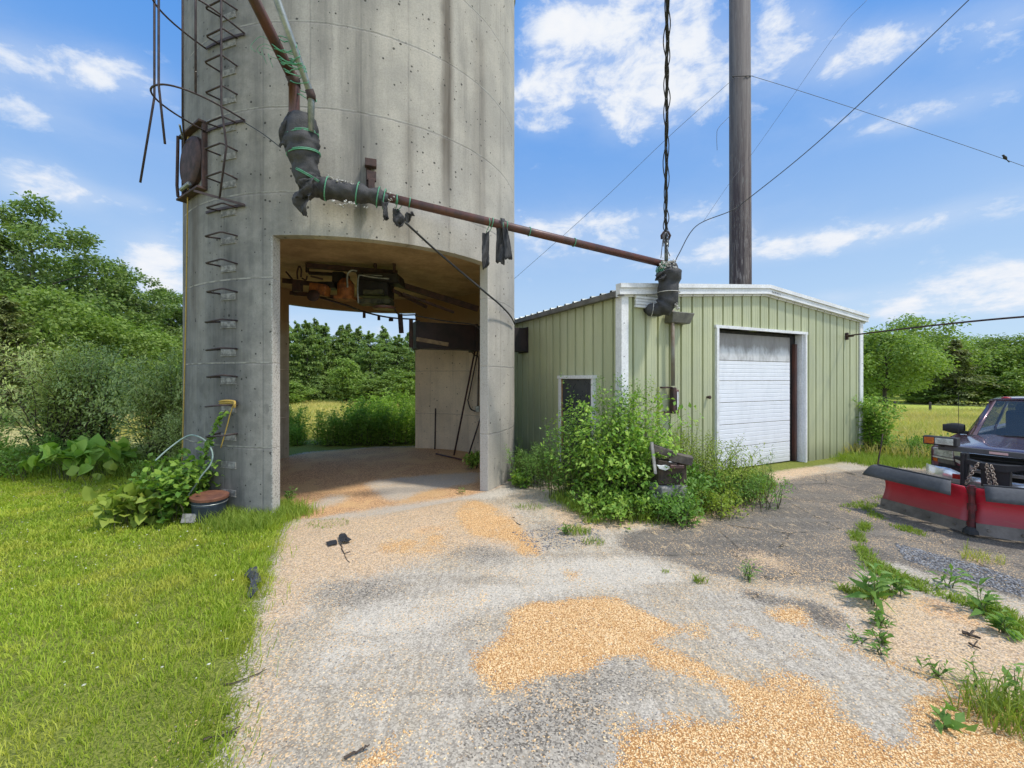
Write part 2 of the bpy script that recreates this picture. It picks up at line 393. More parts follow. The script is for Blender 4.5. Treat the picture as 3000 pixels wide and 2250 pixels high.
tan = [L_([(480, 320), (380, 420), (360, 600), (250, 880), (150, 1150), (120, 1400), (60, 1700), (460, 1700), (400, 1400), (330, 1100), (300, 950), (540, 820), (560, 650), (800, 640), (1000, 600), (1250, 530), (1500, 440), (1780, 520), (1840, 480), (1640, 260), (1400, 200), (1000, 290)]),
       R_([(1160, 700), (1400, 700), (1560, 730), (2212, 960), (2700, 1100), (2700, 1500), (2212, 1420), (1950, 1290), (1500, 1110), (1280, 1000), (1300, 850), (1200, 760)]),
       S_([(2080, 1420), (2150, 1385), (2340, 1358), (2440, 1372), (2380, 1392), (2200, 1425), (2160, 1460), (2060, 1520), (1980, 1530)]),
       R_([(500, 660), (700, 640), (1000, 690), (1150, 710), (1180, 760), (1000, 720), (800, 690), (600, 700)]),
       S_([(1600, 1490), (1750, 1480), (2000, 1490), (2200, 1440), (2240, 1450), (2050, 1540), (1850, 1545), (1660, 1560)]), R_([(640, 480), (800, 500), (1030, 560), (1010, 610), (860, 600), (700, 540)]), R_([(1090, 545), (1250, 560), (1290, 580), (1150, 585)]),
       R_([(1340, 560), (1420, 600), (1600, 690), (1500, 700), (1380, 640), (1300, 470), (1330, 420)]), R_([(1880, 500), (2000, 520), (2150, 560), (1980, 560)])]
asph = [S_([(2200, 1432), (2350, 1396), (2480, 1380), (2600, 1372), (3400, 1400), (4000, 1500), (4000, 1900), (3300, 1830), (3000, 1758), (2750, 1690), (2600, 1640), (2480, 1700), (2420, 1722), (2250, 1705), (2100, 1685), (1950, 1635), (1810, 1600), (1830, 1560), (2000, 1530), (2110, 1490)]),
        R_([(600, 690), (700, 680), (900, 740), (1050, 750), (1280, 830), (1270, 910), (1180, 930), (1060, 890), (1020, 800), (760, 760)]), R_([(1800, 1110), (1900, 1140), (2080, 1240), (2040, 1260), (1880, 1180)])]
light = [L_([(640, 840), (1100, 750), (1450, 700), (1600, 560), (2300, 500), (2700, 640), (2300, 700), (1900, 720), (1600, 780), (1300, 900), (1050, 1000), (700, 1150), (560, 1100)]),
         L_([(560, 325), (640, 290), (1000, 235), (1540, 160), (1680, 140), (1640, 200), (1400, 215), (1000, 290), (900, 325), (700, 340)]),
         L_([(850, 110), (960, 90), (1260, 60), (1500, 50), (1480, 110), (1200, 150), (1050, 215), (960, 200)]), L_([(520, 240), (600, 210), (720, 160), (800, 190), (700, 230), (580, 262)])]
dark = [L_([(580, 640), (700, 620), (1050, 640), (1200, 680), (1080, 730), (800, 800), (650, 830), (540, 780)]), L_([(1100, 460), (1200, 440), (1560, 430), (1760, 560), (1600, 560), (1300, 540)]), L_([(1800, 330), (2000, 320), (2000, 420), (1900, 480), (1760, 380)]),
        L_([(1500, 1320), (1700, 1220), (2212, 1060), (2212, 1660), (1400, 1660), (1350, 1500)]), L_([(1230, 800), (1480, 740), (1560, 860), (1400, 960), (1250, 950)]), R_([(-60, 1060), (190, 1060), (300, 1180), (100, 1250), (-60, 1250)]), L_([(600, 380), (680, 385), (690, 420), (610, 425)])]
brown = [R_([(1530, 740), (1700, 715), (2000, 850), (2212, 930), (2100, 950), (1900, 880), (1600, 800)]), R_([(1900, 1060), (2212, 1080), (2212, 1110), (1950, 1090)]), L_([(1000, 380), (1240, 360), (1450, 300), (1700, 350), (1500, 300), (1200, 420)]), L_([(1000, 150), (1300, 110), (1000, 240), (560, 270), (500, 200)])]
X0, X1, Y0, Y1, ST = -7.5, 15.0, -1.5, 15.5, .045
nx = int((X1-X0)/ST)+1; ny = int((Y1-Y0)/ST)+1
gx, gy = np.meshgrid(np.linspace(X0, X1, nx), np.linspace(Y0, Y1, ny))
def blur(a, k):
    for _ in range(2):
        for ax in (0, 1):
            c = np.cumsum(np.pad(a, [(k+1, k) if i == ax else (0, 0) for i in (0, 1)], mode='edge'), axis=ax)
            a = (np.take(c, range(2*k+1, c.shape[ax]), ax)-np.take(c, range(0, c.shape[ax]-2*k-1), ax))/(2*k+1)
    return a
def paint(polys, k, ws=None):
    a = np.zeros((ny, nx))
    for i, p in enumerate(polys): a = np.maximum(a, inpoly(gx, gy, p)*(ws[i] if ws else 1.0))
    return blur(a, k)
ins = np.hypot(gx-SC.x, gy-SC.y)
inside = np.clip((3.35-ins)/.3, 0, 1)*(inpoly(gx, gy, L_([(300, -400), (300, 330), (560, 325), (1000, 290), (1540, 185), (1800, 100), (1700, -400)]))+0.0)
inside = blur(inside, 1)
A = np.stack([paint(corn, 2, corn_w), paint(tan, 3), paint(asph, 2), np.ones((ny, nx))], 2).reshape(-1, 4)
soil = np.clip(paint(brown, 3)+0, 0, 1)
B = np.stack([paint(light, 3), paint(dark, 4), np.maximum(soil, inside), inside], 2).reshape(-1, 4)
drive = S_([(640, 2320), (668, 2200), (700, 2060), (738, 1880), (775, 1740), (800, 1640), (830, 1540), (870, 1502), (800, 1440)])+[(-6.2, 8.2), (-6.35, 9.6), (-5.6, 11.4), (-4, 12.4), (-2.4, 12.5), (-.4, 11), (.1, 9.2), (.9, 7.7), (2.2, 7.3), (8.3, 10.2), (9.0, 9.9), (12, 9.0), (40, 7), (40, -9), (-1.4, -9), (-1.4, 1.9)]
Cc = np.zeros((ny*nx, 4)); Cc[:, 3] = 1; Cc[:, 0] = 1-paint([drive], 2).ravel()
hz = np.zeros((ny, nx))+.012*np.sin(gx*1.3+.4)*np.sin(gy*.9)+.05*np.exp(-((gx+.2)**2/1.6+(gy-6.2)**2/.3))-.028*inside
vv = np.stack([gx, gy, hz], 2).reshape(-1, 3)
ii = (np.arange(ny-1)[:, None]*nx+np.arange(nx-1)[None, :]).reshape(-1, 1)
ym = np_mesh('yard', vv, [np.hstack([ii, ii+1, ii+nx+1, ii+nx])])
for nm, arr in (('patch_a', A), ('patch_b', B), ('patch_c', Cc)):
    at = ym.color_attributes.new(nm, 'FLOAT_COLOR', 'POINT'); at.data.foreach_set('color', arr.astype(np.float32).ravel())
m, n, b = newmat('yard_ground')
pos = n.node('ShaderNodeNewGeometry').outputs['Position']
ca = n.node('ShaderNodeVertexColor', layer_name='patch_a'); cb = n.node('ShaderNodeVertexColor', layer_name='patch_b')
a_r, a_g, a_b = n.node('ShaderNodeSeparateColor'), None, None
s1 = n.node('ShaderNodeSeparateColor'); n.put(s1.inputs[0], ca.outputs[0]); s2 = n.node('ShaderNodeSeparateColor'); n.put(s2.inputs[0], cb.outputs[0])
n.n.remove(a_r)
big = n.noise(pos, 1.1, 6, .6, .3); med = n.noise(pos, 5.5, 6, .65, .4); fin_ = n.noise(pos, 28, 5, .7)
rot = n.node('ShaderNodeMapping'); n.put(rot.inputs[0], pos); rot.inputs['Rotation'].default_value = (0, 0, math.radians(38)); rot.inputs['Scale'].default_value = (1, .16, 1)
stre = n.noise(rot.outputs[0], 22, 5, .65)
vk = n.node('ShaderNodeTexVoronoi'); n.put(vk.inputs['Vector'], pos); vk.inputs['Scale'].default_value = 105
kd = vk.outputs['Distance']; kc = n.xyz(vk.outputs['Color'])
edge = n.math('ADD', n.math('MULTIPLY', n.math('SUBTRACT', med, .5), .75), n.math('MULTIPLY', n.math('SUBTRACT', fin_, .5), .75))
edge = n.math('ADD', edge, n.math('MULTIPLY', n.math('SUBTRACT', kc[1], .5), .55))
def msk(c, lo=.38, hi=.6, e=1.0): return n.ss(n.math('ADD', c, n.math('MULTIPLY', edge, e)), lo, hi)
speck = n.math('ADD', n.math('MULTIPLY', kc[0], .55), n.math('MULTIPLY', fin_, .45))
# light grey gravelly concrete
base = n.mix(n.ss(speck, .25, .75), (.33, .305, .27), (.585, .54, .475))
base = n.mix(n.math('MULTIPLY', n.ss(big, .42, .62), .55), base, n.mix(n.ss(speck, .3, .7), (.31, .265, .20), (.50, .44, .345)))
base = n.mix(n.math('MULTIPLY', n.ss(stre, .42, .66), .38), base, (.16, .14, .115))
base = n.mix(n.math('MULTIPLY', n.ss(med, .50, .68), .45), base, n.mix(n.ss(speck, .3, .7), (.22, .19, .145), (.46, .41, .33)))
sd_d = msk(s2.outputs[1], .4, .75)
base = n.mix(n.math('MULTIPLY', sd_d, .75), base, n.mix(n.ss(n.math('ADD', n.math('MULTIPLY', speck, .6), n.math('MULTIPLY', stre, .4)), .35, .62), (.060, .056, .052), (.38, .35, .31)))
lt = msk(s2.outputs[0], .35, .8)
base = n.mix(n.math('MULTIPLY', lt, .55), base, n.mix(n.ss(speck, .2, .7), (.45, .42, .375), (.68, .645, .585)))
# asphalt
asp = n.mix(n.ss(speck, .3, .8), (.098, .090, .083), (.20, .185, .170))
asp = n.mix(n.math('MULTIPLY', n.ss(big, .42, .62), .6), asp, (.19, .176, .16))
asp = n.mix(n.math('MULTIPLY', n.ss(stre, .5, .7), .7), asp, (.25, .22, .18))
asp = n.mix(n.math('MULTIPLY', n.ss(n.math('ADD', n.math('MULTIPLY', med, .6), n.math('MULTIPLY', stre, .5)), .62, .68), .6), asp, n.mix(kc[0], (.38, .30, .20), (.62, .50, .34)))
asp = n.mix(n.math('MULTIPLY', n.ss(kc[2], .95, .98), .7), asp, (.42, .37, .28))
ck_v = n.node('ShaderNodeTexVoronoi', feature='DISTANCE_TO_EDGE'); n.put(ck_v.inputs['Vector'], n.vmath('ADD', pos, n.vmath('MULTIPLY', n.node('ShaderNodeTexNoise').outputs['Color'], (.0, .0, .0)))); ck_v.inputs['Scale'].default_value = .75
crk = n.math('SUBTRACT', 1, n.ss(n.math('ADD', ck_v.outputs['Distance'], n.math('MULTIPLY', n.math('SUBTRACT', fin_, .5), .06)), .004, .016))
asp = n.mix(n.math('MULTIPLY', crk, n.math('MULTIPLY', n.ss(med, .42, .55), .85)), asp, (.045, .042, .036))
tr_w = n.node('ShaderNodeMapping'); n.put(tr_w.inputs[0], pos); tr_w.inputs['Rotation'].default_value = (0, 0, math.radians(28)); tr_w.inputs['Scale'].default_value = (.14, 1, 1)
ruts = n.noise(tr_w.outputs[0], 3.4, 4, .6)
base = n.mix(n.math('MULTIPLY', n.ss(ruts, .52, .66), .5), base, n.mix(n.ss(speck, .25, .75), (.15, .135, .115), (.42, .38, .32)))
asp = n.mix(n.math('MULTIPLY', n.ss(ruts, .52, .70), .4), asp, (.26, .24, .21))
col = n.mix(msk(s1.outputs[2], .3, .62), base, asp)
# pale tan chaff
tn = n.mix(n.ss(kc[0], .1, .9), (.36, .255, .165), (.70, .535, .375))
tn = n.mix(n.math('MULTIPLY', n.ss(fin_, .5, .7), .4), tn, (.25, .20, .16))
tn = n.mix(n.math('MULTIPLY', n.ss(med, .55, .72), .5), tn, n.mix(speck, (.10, .095, .09), (.45, .40, .34)))
col = n.mix(n.math('MULTIPLY', n.math('MULTIPLY', msk(s1.outputs[1], .42, .62, 1.5), n.remap(big, .35, .65, 1, .55)), .95), col, tn)
# dark soil
so = n.mix(n.ss(speck, .3, .7), (.30, .16, .08), (.76, .49, .27))
so = n.mix(n.math('MULTIPLY', n.ss(big, .48, .6), .7), so, (.62, .41, .21))
so_in = n.mix(n.math('MULTIPLY', lt, .85), so, n.mix(speck, (.34, .32, .29), (.62, .60, .56)))
col = n.mix(n.math('MULTIPLY', msk(s2.outputs[2], .4, .8), .92), col, so_in)
# orange corn
ck = n.mix(kc[0], (.66, .38, .16), (1.0, .74, .42))
ck = n.mix(n.ss(kc[2], .80, .9), ck, (.95, .76, .48))
ck = n.mix(n.ss(kd, .30, .62), ck, (.40, .21, .085))
cm = n.ss(n.math('ADD', s1.outputs[0], n.math('ADD', n.math('MULTIPLY', n.math('SUBTRACT', n.noise(pos, 3.2, 6, .65, .6), .5), 1.25), n.math('ADD', n.math('MULTIPLY', n.math('SUBTRACT', fin_, .5), .6), n.math('MULTIPLY', n.math('SUBTRACT', kc[1], .5), .42)))), .42, .52)
col = n.mix(cm, col, ck)
loose = n.math('MULTIPLY', n.ss(n.math('ADD', n.math('ADD', kc[1], n.math('MULTIPLY', n.math('SUBTRACT', big, .5), .9)), n.math('MULTIPLY', s1.outputs[1], .16)), .93, .97), .75)
col = n.mix(loose, col, n.mix(kc[0], (.55, .36, .18), (.85, .62, .38)))
cc = n.node('ShaderNodeVertexColor', layer_name='patch_c'); s3 = n.node('ShaderNodeSeparateColor'); n.put(s3.inputs[0], cc.outputs[0])
col = n.mix(msk(s3.outputs[0], .38, .66), col, n.mix(n.ss(speck, .3, .7), (.10, .13, .025), (.22, .25, .055)))
col = n.mix(1, col, (1.06, 1.0, .89), 'MULTIPLY')
n.put(b.inputs['Base Color'], col); b.inputs['Roughness'].default_value = .9; b.inputs['Specular IOR Level'].default_value = .15
hgt = n.math('ADD', n.math('MULTIPLY', n.math('SUBTRACT', 1, kd), n.math('ADD', .35, n.math('MULTIPLY', cm, .9))), n.math('ADD', n.math('MULTIPLY', med, 1.2), n.math('MULTIPLY', cm, .5)))
n.put(b.inputs['Normal'], n.bump(hgt, .55, .009))
yard = link('ground', ym, m, smooth=True); label(yard, kind='structure')
yard['label'] = 'gravelly concrete and asphalt yard strewn with spilled orange corn kernels'
# meadow sheet to the horizon
m, n, b = newmat('meadow_ground')
pos = n.node('ShaderNodeNewGeometry').outputs['Position']
big = n.noise(pos, .12, 5, .6); med = n.noise(pos, 1.6, 6, .7); fi = n.noise(pos, 14, 4, .7)
col = n.mix(n.ss(big, .42, .58), (.46, .42, .11), (.58, .48, .18))
col = n.mix(n.math('MULTIPLY', n.ss(med, .4, .65), .6), col, (.30, .33, .06))
col = n.mix(.45, col, n.mix(fi, (.4, .4, .4), (1.5, 1.5, 1.5)), 'MULTIPLY')
y = n.xyz(pos)[1]; x = n.xyz(pos)[0]
mown = n.math('MULTIPLY', n.ss(n.math('ADD', n.math('ADD', y, n.math('MULTIPLY', x, .1)), n.math('MULTIPLY', med, 1.5)), 23.5, 24.6), n.ss(x, 8, 12))
col = n.mix(mown, col, n.mix(med, (.34, .42, .045), (.52, .54, .09)))
n.put(b.inputs['Base Color'], col); b.inputs['Roughness'].default_value = .95
n.put(b.inputs['Normal'], n.bump(fi, .8, .08))
mb = MB()
mb.grid(lambda u, v: (-900+1800*u, -300+2300*v, -.07), 40, 40)
label(mb.build('meadow', m), 'open meadow ground of dry yellow grass running out to the tree line', kind='structure')
# ------------------------------------------------------------------ shared materials
def concrete(name, inner=False):
    m, n, b = newmat(name)
    tc = n.node('ShaderNodeTexCoord').outputs['Object']
    x, y, z = n.xyz(tc)
    ang = n.math('MULTIPLY', n.math('ARCTAN2', x, y), 180/PI)
    ang = n.math('ADD', ang, n.math('MULTIPLY', n.math('LESS_THAN', ang, 0), 360))   # 0..360
    cyl = n.node('ShaderNodeCombineXYZ'); n.put(cyl.inputs[0], n.math('MULTIPLY', ang, .0559)); n.put(cyl.inputs[1], z)
    c = cyl.outputs[0]
    big = n.noise(c, .8, 5, .6); med = n.noise(c, 4, 6, .65); fi = n.noise(tc, 45, 4, .7)
    str_ = n.noise(n.scalev(c, (1, .07, 1)), 3.2, 6, .68); str2 = n.noise(n.scalev(c, (1, .03, 1)), 1.5, 4, .6)
    col = n.mix(n.ss(big, .35, .65), (.50, .46, .39), (.375, .350, .303))
    col = n.mix(n.math('MULTIPLY', n.ss(str_, .48, .74), .48), col, (.15, .142, .128))
    col = n.mix(n.math('MULTIPLY', n.ss(str2, .52, .68), .4), col, (.42, .40, .36))
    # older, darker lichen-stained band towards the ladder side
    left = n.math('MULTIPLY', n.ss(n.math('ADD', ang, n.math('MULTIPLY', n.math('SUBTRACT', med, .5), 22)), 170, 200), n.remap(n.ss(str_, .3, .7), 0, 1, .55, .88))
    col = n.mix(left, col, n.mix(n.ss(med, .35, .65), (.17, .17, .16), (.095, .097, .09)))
    # one long rusty brown run
    run = n.math('SUBTRACT', 1, n.ss(n.math('ABSOLUTE', n.math('SUBTRACT', ang, n.math('ADD', 139.2, n.math('MULTIPLY', n.math('SUBTRACT', big, .5), 3)))), .4, 3.0))
    run = n.math('MULTIPLY', run, n.ss(z, 3.8, 6.2))
    run = n.math('MULTIPLY', run, n.remap(str_, .3, .7, .45, 1))
    if not inner: col = n.mix(n.math('MULTIPLY', run, .97), col, (.062, .043, .027))
    for a0, wd, z0, z1, s in ((163, 7, 4.2, 12, .75), (150.7, 3, 4.0, 6, .6), (154, 4, 4.05, 4.45, .85), (126, 5, 4.5, 8, .5), (214, 5, 3.0, 4.9, .9), (222, 6, .5, 5.2, .75), (196, 6, .2, 3.9, .8), (203, 4, .2, 3.4, .7), (189, 4, 4.4, 9, .6), (181, 5, 4.2, 12, .6), (173, 4, 6.5, 12, .55)):
        t = n.math('SUBTRACT', 1, n.ss(n.math('ABSOLUTE', n.math('SUBTRACT', ang, a0)), 0, wd))
        t = n.math('MULTIPLY', t, n.math('MULTIPLY', n.ss(z, z0-.5, z0+.3), n.math('SUBTRACT', 1, n.ss(z, z1-.2, z1+.2))))
        col = n.mix(n.math('MULTIPLY', n.math('MULTIPLY', t, n.remap(str_, .3, .7, .2, 1)), s), col, (.085, .065, .045) if a0 < 160 or a0 == 214 else (.07, .07, .066))
    col = n.mix(n.math('MULTIPLY', n.ss(fi, .35, .75), .35), col, (.16, .155, .145))
    # bug holes
    v1 = n.node('ShaderNodeTexVoronoi'); n.put(v1.inputs['Vector'], tc); v1.inputs['Scale'].default_value = 13
    pr = n.xyz(v1.outputs['Color'])
    hole = n.math('LESS_THAN', v1.outputs['Distance'], n.math('MULTIPLY', n.math('SUBTRACT', n.math('ADD', pr[0], n.math('MULTIPLY', n.math('SUBTRACT', med, .5), 1.6)), .48), .40))
    col = n.mix(n.math('MULTIPLY', hole, .85), col, (.035, .033, .03))
    # dark algae blots low on the ladder side
    v2 = n.node('ShaderNodeTexVoronoi'); n.put(v2.inputs['Vector'], n.scalev(c, (1, .6, 1))); v2.inputs['Scale'].default_value = 6.5
    bl = n.math('MULTIPLY', n.ss(n.math('SUBTRACT', n.math('ADD', n.xyz(v2.outputs['Color'])[0], n.math('MULTIPLY', fi, .3)), n.math('MULTIPLY', v2.outputs['Distance'], 1.6)), .45, .62), n.math('MULTIPLY', n.ss(ang, 173, 177), n.math('SUBTRACT', 1, n.ss(ang, 183, 190))))
    bl = n.math('MULTIPLY', bl, n.math('MULTIPLY', n.ss(z, .9, 1.4), n.math('SUBTRACT', 1, n.ss(z, 2.1, 2.5))))
    if not inner: col = n.mix(n.math('MULTIPLY', bl, .6), col, (.04, .042, .042))
    # horizontal form joints every 1.22 m and vertical stave joints
    zz = n.math('DIVIDE', n.math('SUBTRACT', n.math('ADD', z, n.math('MULTIPLY', n.math('SUBTRACT', med, .5), .02)), .996), 1.2205)
    fz = n.math('ABSOLUTE', n.math('SUBTRACT', zz, n.math('ROUND', zz)))
    hj = n.math('SUBTRACT', 1, n.ss(fz, .004, .016))
    hjl = n.math('SUBTRACT', 1, n.ss(n.math('ABSOLUTE', n.math('SUBTRACT', n.math('SUBTRACT', zz, n.math('ROUND', zz)), .012)), .004, .014))
    av = n.math('DIVIDE', n.math('SUBTRACT', ang, 150.7), 12.33)
    fa = n.math('ABSOLUTE', n.math('SUBTRACT', av, n.math('ROUND', av)))
    vj = n.math('SUBTRACT', 1, n.ss(fa, .008, .028))
    col = n.mix(n.math('MULTIPLY', n.math('MULTIPLY', vj, n.remap(big, .3, .7, .0, 1)), .32), col, (.095, .09, .085))
    col = n.mix(n.math('MULTIPLY', n.math('MULTIPLY', hj, n.remap(med, .35, .65, .3, 1)), .55), col, (.085, .082, .077))
    col = n.mix(n.math('MULTIPLY', n.math('MULTIPLY', hjl, n.ss(med, .4, .6)), .6), col, (.52, .50, .46))
    for aj in (184.75, 122.2):   # pale broken arrises of the front opening
        ch = n.math('MULTIPLY', n.math('LESS_THAN', n.math('ABSOLUTE', n.math('SUBTRACT', ang, aj)), n.math('MULTIPLY', n.math('SUBTRACT', fi, .38), 3.2)), n.math('LESS_THAN', z, 4.05))
        col = n.mix(n.math('MULTIPLY', ch, .75), col, (.55, .53, .48))
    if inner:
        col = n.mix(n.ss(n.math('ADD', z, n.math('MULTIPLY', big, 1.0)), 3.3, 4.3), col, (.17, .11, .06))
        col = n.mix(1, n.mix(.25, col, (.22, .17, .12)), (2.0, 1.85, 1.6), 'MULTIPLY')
    n.put(b.inputs['Base Color'], col); b.inputs['Roughness'].default_value = .9; b.inputs['Specular IOR Level'].default_value = .2
    h = n.math('SUBTRACT', n.math('ADD', n.math('MULTIPLY', med, .4), n.math('MULTIPLY', fi, .35)), n.math('ADD', n.math('MULTIPLY', hole, 1.0), n.math('ADD', n.math('MULTIPLY', hj, .7), n.math('MULTIPLY', vj, .5))))
    n.put(b.inputs['Normal'], n.bump(h, .55, .012))
    return m
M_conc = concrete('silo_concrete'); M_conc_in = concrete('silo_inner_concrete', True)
M_soffit = simple('brown_soffit', (.56, .40, .215), (.36, .25, .13), .85, scale=1.6, bump=.3, thr=(.3, .7))
M_mortar = simple('pale_mortar', (.34, .33, .30), (.16, .155, .145), .9, scale=14, bump=.5)
M_rust = simple('rusty_steel', (.075, .035, .026), (.04, .026, .024), .75, scale=9, bump=.3)
M_rustpipe = simple('red_brown_pipe', (.13, .05, .035), (.07, .037, .032), .5, scale=5, bump=.15, streak=.3)
M_ladder = simple('dark_iron', (.062, .040, .038), (.035, .025, .028), .7, scale=10, bump=.2)
M_dark = simple('dark_machinery', (.022, .018, .017), (.010, .009, .009), .6, scale=5, bump=.3)
M_orange = simple('orange_rust_paint', (.34, .115, .022), (.15, .05, .018), .7, scale=6, bump=.4, thr=(.4, .6))
M_galv = simple('galvanised_steel', (.36, .38, .36), (.22, .25, .24), .42, metal=.6, scale=7, bump=.1)
M_wrap = simple('black_insulation_wrap', (.024, .024, .025), (.062, .060, .059), .7, scale=7, bump=.9)
M_wool = simple('white_insulation_wool', (.62, .60, .55), (.38, .36, .31), .95, scale=22, bump=1)
M_twine = simple('green_twine', (.06, .28, .14), (.14, .38, .24), .6, scale=10, bump=0)
M_cable = simple('black_cable', (.022, .022, .022), (.035, .035, .034), .55, scale=20, bump=.1)
M_wire = simple('grey_wire', (.10, .10, .11), (.06, .06, .06), .5, scale=10, bump=0)
M_rope = simple('yellow_rope', (.55, .36, .06), (.4, .28, .08), .8, scale=40, bump=.5)
M_white = simple('white_trim', (.80, .80, .79), (.70, .70, .69), .45, scale=3, bump=.05, fine=.12)
M_black = simple('black_rubber', (.02, .02, .021), (.03, .03, .03), .75, scale=10, bump=.1)
M_stem = simple('plant_stem', (.10, .13, .035), (.08, .065, .03), .8, scale=10, bump=0)
M_twig = simple('brown_twig', (.085, .06, .04), (.05, .038, .03), .9, scale=12, bump=.2)
M_bark = simple('bark', (.10, .085, .065), (.05, .042, .034), .95, scale=5, streak=.2, bump=1)
# ------------------------------------------------------------------ silo
silo = thing('silo', 'tall grey poured concrete silo with drive-through openings at its base', 'silo', tuple(SC))
def arc(a, b, step=2.0):
    k = max(1, int(round((b-a)/step))); return [a+(b-a)*i/k for i in range(k)]
angs = arc(6.3, 122)+arc(122, 185)+arc(185, 301.5)+arc(301.5, 366.3)
HT = 10.6
RI = SR-.17
def in_open(a): return 4.05 if 122 <= a < 185 else (3.92 if a >= 301.5 else None)
mb = MB(); mi = MB()
def wcol(mbx, r, a0, a1, z0, z1, flip=False):
    p = [sp(a0, r, z0), sp(a1, r, z0), sp(a1, r, z1), sp(a0, r, z1)]
    mbx.add(p[::-1] if flip else p, [(0, 1, 2, 3)])
for i, a0 in enumerate(angs):
    a1 = angs[(i+1) % len(angs)] + (360 if i == len(angs)-1 else 0)
    o = in_open(a0)
    zb = -.1 if o is None else o
    wcol(mb, SR, a0, a1, zb, HT)
    wcol(mi, RI, a0, a1, zb, 4.6, True)
    if o:
        mb.add([sp(a0, SR, o), sp(a1, SR, o), sp(a1, RI, o), sp(a0, RI, o)], [(0, 1, 2, 3)])
for a, z in ((122, 4.05), (185, 4.05), (301.5, 3.92), (6.3, 3.92)):
    # jambs with a slightly broken arris
    k = 40
    for j in range(k):
        z0 = -.1+(z+.1)*j/k; z1 = -.1+(z+.1)*(j+1)/k
        mb.add([sp(a, SR, z0), sp(a, RI, z0), sp(a, RI, z1), sp(a, SR, z1)], [(0, 1, 2, 3)])
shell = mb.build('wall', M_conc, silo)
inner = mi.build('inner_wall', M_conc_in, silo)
mb = MB()
for k in range(60):
    a0, a1 = k*6, k*6+6
    mb.add([sp(a0, RI-.002, 4.3), sp(a1, RI-.002, 4.3), sp(a1, .7, 4.34), sp(a0, .7, 4.34)], [(3, 2, 1, 0)])
    mb.add([sp(a0, .7, 4.34), sp(a1, .7, 4.34), Vector((SC.x, SC.y, 4.34))], [(2, 1, 0)])
mb.build('ceiling', M_soffit, silo)
mb = MB()
mb.lathe([(SR+.05, HT), (SR*.92, HT+.25), (SR*.7, HT+.6), (SR*.35, HT+.85), (.02, HT+.95)], tuple(SC), 48)
mb.build('roof', M_galv, silo, smooth=True)
# rungs: bent bars in mortar pockets, 0.41 m apart
def radial(a): return Vector((math.sin(math.radians(a)), math.cos(math.radians(a)), 0))
RA0, RA1 = 201.5, 195.3
tangent = (sp(RA1)-sp(RA0)).normalized()
for k in range(-2, 19):
    zr = 1.20+.411*k
    pk = MB(); 
    a_m = .5*(RA0+RA1)
    c = sp(a_m, SR+.001, zr-.045); R = Matrix((tangent, radial(a_m), Vector((0, 0, 1)))).transposed()
    pk.box(c, (.29, .010, .075), R)
    pk.box(c+Vector((0, 0, -.052)), (.30, .022, .014), R)
    if k < 0:
        pk.build('rung_pocket', M_mortar, silo)
        continue
    q = .20+.012*math.sin(k*2.1); dz = -.02*math.cos(k*1.7)
    w0 = sp(RA0, SR-.03, zr); w1 = sp(RA1, SR-.03, zr)
    o0 = sp(RA0, SR+q, zr+dz-.02)-tangent*.02; o1 = sp(RA1, SR+q, zr+dz+.01)-tangent*.06
    r = MB().tube([w0, w0.lerp(o0, .92), o0+(o1-o0)*.06, o0.lerp(o1, .94), o1.lerp(w1, .08), w1], .0125, 8)
    ro = r.build('rung', M_ladder, silo, smooth=True)
    pk.build('rung_pocket', M_mortar, ro)
# faint old hardware
# ladder cage
cage = thing('ladder_cage', 'rusty ladder safety cage with broken bars hanging off the silo front', 'ladder cage', tuple(sp(198.5, SR, 4.4)))
BA0, BA1 = 207.0, 192.6
def hoop(z):
    pts = []
    e0 = sp(BA0, SR+.03, z); e1 = sp(BA1, SR+.03, z); mid = (e0+e1)/2; n_ = radial(199.5); t_ = (e1-e0).normalized(); hw = (e1-e0).length/2
    for k in range(25):
        a = PI*k/24
        x_ = -math.cos(a); y_ = math.sin(a)
        pts.append(mid+t_*hw*(abs(x_)**.9)*math.copysign(1, x_)*(1 if y_ < .6 else 1)+n_*(.90*y_**.75))
    return pts, mid, n_, t_, hw
HZ = [5.72, 6.97, 8.2, 9.4]
for z in HZ:
    pts, mid, n_, t_, hw = hoop(z)
    MB().tube(pts, .012, 8).build('hoop', M_ladder, cage, smooth=True)
for z in HZ+[4.50]:
    e = [sp(BA0+(BA1-BA0)*k/5, SR+.022, z) for k in range(6)]
    m_ = MB()
    for k in range(5): m_.bar(e[k], e[k+1], .012, .035)
    m_.build('bracket', M_ladder, cage)
pts, mid, n_, t_, hw = hoop(5.72)
# last hoop stub: straight piece from the low bracket
e1 = sp(BA1, SR+.03, 4.50); st = e1-t_*.42+n_*.42+Vector((0, 0, .09))
MB().bar(e1, st, .014, .03).build('hoop', M_ladder, cage)
def hp(k, z): return hoop(z)[0][k]
def bars(name_pts): MB().tube(name_pts, .0135, 6).build('bar', M_ladder, cage, smooth=True)
bars([hp(2, 9.4), hp(2, 6.97), hp(2, 5.72), P(541, 430, 6.62), P(550, 572, 6.55)])
bars([hp(13, 9.4), hp(13, 6.97), hp(13, 5.72), hp(13, 5.72)+Vector((.08, 0, -.75))])
bars([hp(7, 9.4), hp(7, 6.97), hp(7, 5.72), hp(7, 5.72)+Vector((-.24, .06, -1.10))])
bars([hp(19, 9.4), hp(19, 6.97), hp(19, 5.72)])
bars([hp(22, 9.4), hp(22, 6.97), hp(22, 5.72), hp(22, 5.72)+Vector((.03, .06, -.5)), (e1+st)/2])
